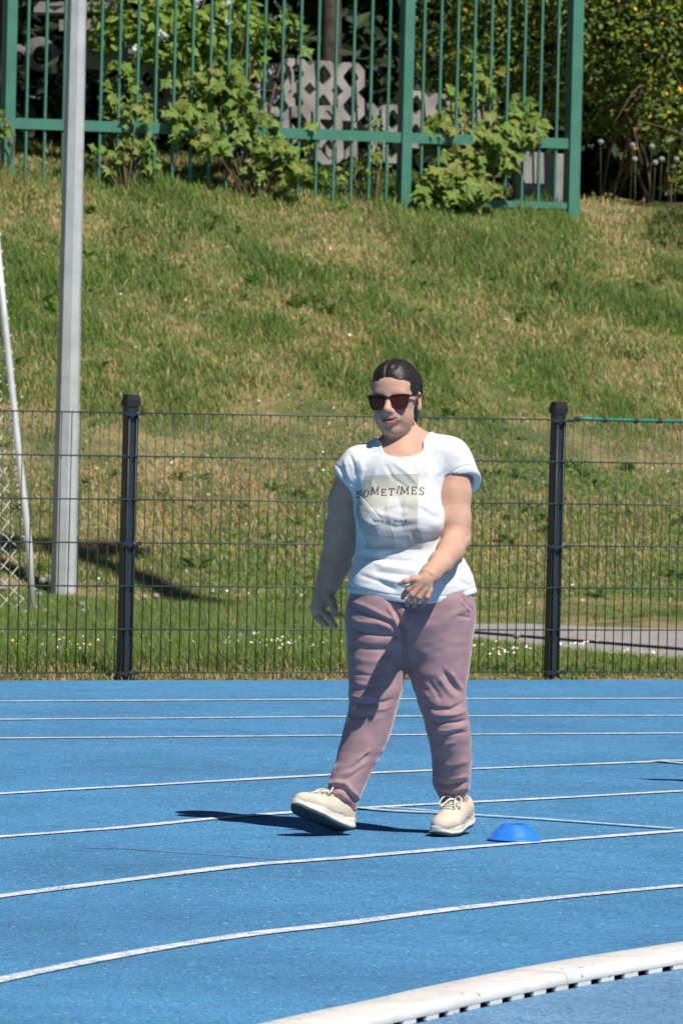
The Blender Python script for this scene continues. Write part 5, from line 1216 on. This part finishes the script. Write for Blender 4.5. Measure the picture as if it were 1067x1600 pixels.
for s in (-1, 1):
    v = []; f = []; n = len(OUT)
    for k, (ring, dw) in enumerate(((OUT, 0), (OUT, -.006), (INN, -.006), (INN, .0))):
        v += [H(s*a, b - .003, wrap(a)+dw) for a, b in ring]
    for i in range(n):
        j = (i+1) % n
        for A_, B_ in ((0, 1), (1, 2), (2, 3), (3, 0)): f.append((A_*n+i, A_*n+j, B_*n+j, B_*n+i) if s < 0 else (B_*n+i, B_*n+j, A_*n+j, A_*n+i))
    obj('rim', mesh('rim', v, f), M_frame, gl)
    lv = [H(s*a, b - .003, wrap(a)-.003) for a, b in INN] + [H(s*.042, -.012, wrap(.042)-.0015)]
    obj('lens', mesh('lens', lv, [(i, (i+1) % n, n) if s > 0 else ((i+1) % n, i, n) for i in range(n)], True), M_lens, gl)
    mb = MB(); pts = [(s*.0715, .008, wrap(.0715)-.002), (s*.0785, .008, .075), (s*.0830, .008, .03), (s*.0835, .007, -.005), (s*.081, -.002, -.028)]
    mb.tube([H(*p) for p in pts], [.0048, .0042, .0036, .0032, .003], 6); mb.build('temple', M_frame, gl, True)
MB().tube([H(-.010, .004, wrap(0)-.002), H(0, .007, wrap(0)+.001), H(.010, .004, wrap(0)-.002)], .0038, 6).build('bridge', M_frame, gl, True)

# ---- shoes
M_upper = mat('cream_knit_upper', (.54, .45, .36), (.66, .57, .47), scale=16, detail=8, rough=.88, bump=.25, bscale=300)
M_mid = mat('cream_foam_sole', (.72, .67, .57), (.66, .61, .51), scale=18, detail=6, rough=.6)
M_outs = mat('dark_rubber_outsole', (.020, .035, .035), (.035, .05, .05), scale=60, rough=.7)
M_lace = mat('off_white_lace', (.70, .67, .60), (.6, .56, .5), scale=200, rough=.9)
M_rib = mat('beige_knit_rib', (.50, .41, .33), rough=.9)
SL = .292
def halfw(l): return np.interp(l, [0, .004, .012, .03, .06, .11, .15, .20, .235, .262, .280, .289, SL], [.004, .015, .025, .0345, .0385, .0365, .040, .0475, .0455, .038, .026, .015, .004])
def cline(l): return np.interp(l, [0, .1, .2, SL], [0, .0, .004, -.004])
def zbot(l): return np.interp(l, [0, .02, .05, .17, .22, .26, SL], [.014, .006, .0, .0, .002, .007, .019])
def ztopf(l): return np.interp(l, [0, .05, .12, .2, .26, SL], [.056, .050, .042, .036, .040, .048])
def sole_fn(z0, z1, grow):
    def fn(x, y, z):
        l = x.ravel(); wv = (halfw(l)+grow)[:, None, None]; c = cline(l)[:, None, None]
        zb, zt = zbot(l)[:, None, None], ztopf(l)[:, None, None]; a = zb + z0(zb, zt); b = zb + z1(zb, zt)
        fl = .006*np.clip((b-z)/(b-a+1e-6), 0, 1)
        gr = .0022*np.exp(-((z-(.55*a+.45*b))/.0035)**2)
        d = np.abs(y-c) - wv - fl + gr
        end = np.maximum(-x, x-SL)
        return smax(smax(d, np.maximum(z-b, a-z)+0*d, .008), end+0*d, .004)
    return fn
def shoe(heel, fwd, upish, side, label=None):
    X_ = Vector(fwd).normalized(); Z_ = Vector(upish); Z_ = (Z_ - X_*Z_.dot(X_)).normalized(); Y_ = Z_.cross(X_)
    M = Matrix(((X_.x, Y_.x, Z_.x, heel[0]), (X_.y, Y_.y, Z_.y, heel[1]), (X_.z, Y_.z, Z_.z, heel[2]), (0, 0, 0, 1)))
    root = bpy.data.objects.new('shoe', None); col.objects.link(root); root.parent = person; root.matrix_local = M; root.empty_display_size = .1
    f = Field((-.02, -.075, -.02), (.31, .075, .16), .0027)
    f.apply(sole_fn(lambda a, b: .0072+0*a, lambda a, b: b-a, 0), (0, -.06, 0), (SL, .06, .07), .0)
    V, Q = f.mesh(); V = relax(V, Q, 1, .5); obj('midsole', np_mesh('midsole', V, Q), M_mid, root)
    f.D[:] = 1; f.apply(sole_fn(lambda a, b: 0*a, lambda a, b: .0095+0*a, -.0005), (0, -.06, 0), (SL, .06, .07), .0)
    V, Q = f.mesh(); obj('outsole', np_mesh('outsole', V, Q), M_outs, root)
    f.D[:] = 1
    f.ell((.052, 0, .055), (.051, .035, .052), None, .02); f.ell((.072, 0, .074), (.048, .033, .030), None, .03); f.ell((.125, 0, .050), (.085, .040, .044), None, .03); f.ell((.150, 0, .063), (.050, .030, .026), None, .03)
    f.ell((.205, .003, .044), (.080, .0465, .034), None, .03); f.ell((.245, 0, .046), (.040, .036, .026), None, .02)
    f.cone((.060, 0, .113), (.085, 0, .106), .028, .031, .008, 's')
    V, Q = f.mesh(); V = relax(V, Q, 1, .5); N = normals(V, Q)
    rip = np.sin((V[:, 2]*1.0 + .018*np.cos((V[:, 0]-.10)*38) )*900)*np.clip(1-np.abs(V[:, 0]-.09)/.085, 0, 1)*np.clip((np.abs(N[:, 1])-.35)*3, 0, 1)
    V = V + N*(rip*.0016)[:, None]
    up = obj('upper', np_mesh('upper', V, Q), M_upper, root)
    ub = BVHTree.FromPolygons([tuple(a) for a in V], [tuple(a) for a in Q.tolist()])
    def top(l, s): h = ub.ray_cast(Vector((l, s, .3)), Vector((0, 0, -1))); return h[0] + Vector((0, 0, .0025)) if h[0] else Vector((l, s, .06))
    for k in range(5):
        l = .128 + k*.0165; MB().tube([top(l+.002, s) for s in np.linspace(-.021, .021, 7)], .0028, 6).build('lace', M_lace, root, True)
    def bow(pts): MB().tube([Vector(p) for p in resample(pts, .006)], .0030, 6).build('lace', M_lace, root, True)
    c = top(.132, 0)+Vector((0, 0, .004))
    for s in (-1, 1):
        bow([c, c+Vector((.006, s*.016, .014)), c+Vector((.022, s*.034, .010)), c+Vector((.040, s*.040, -.012)), c+Vector((.036, s*.026, -.008)), c+Vector((.014, s*.008, .004)), c])
        bow([c, c+Vector((.016, s*.010, .006)), c+Vector((.044, s*.018, -.004)), c+Vector((.064, s*.026, -.014))])
    MB().tube([top(.10, s)+Vector((0, 0, -.001)) for s in np.linspace(-.026, .026, 9)], .0035, 6).build('collar_edge', M_rib, root, True)
    return root
shoe(q(548, 1303.5, -.01), (-.185, -.19, .085), (-.10, .10, 1), -1)
shoe(q(731, 1286, .235), (-.105, -.265, -.040), (.02, 0, 1), 1)
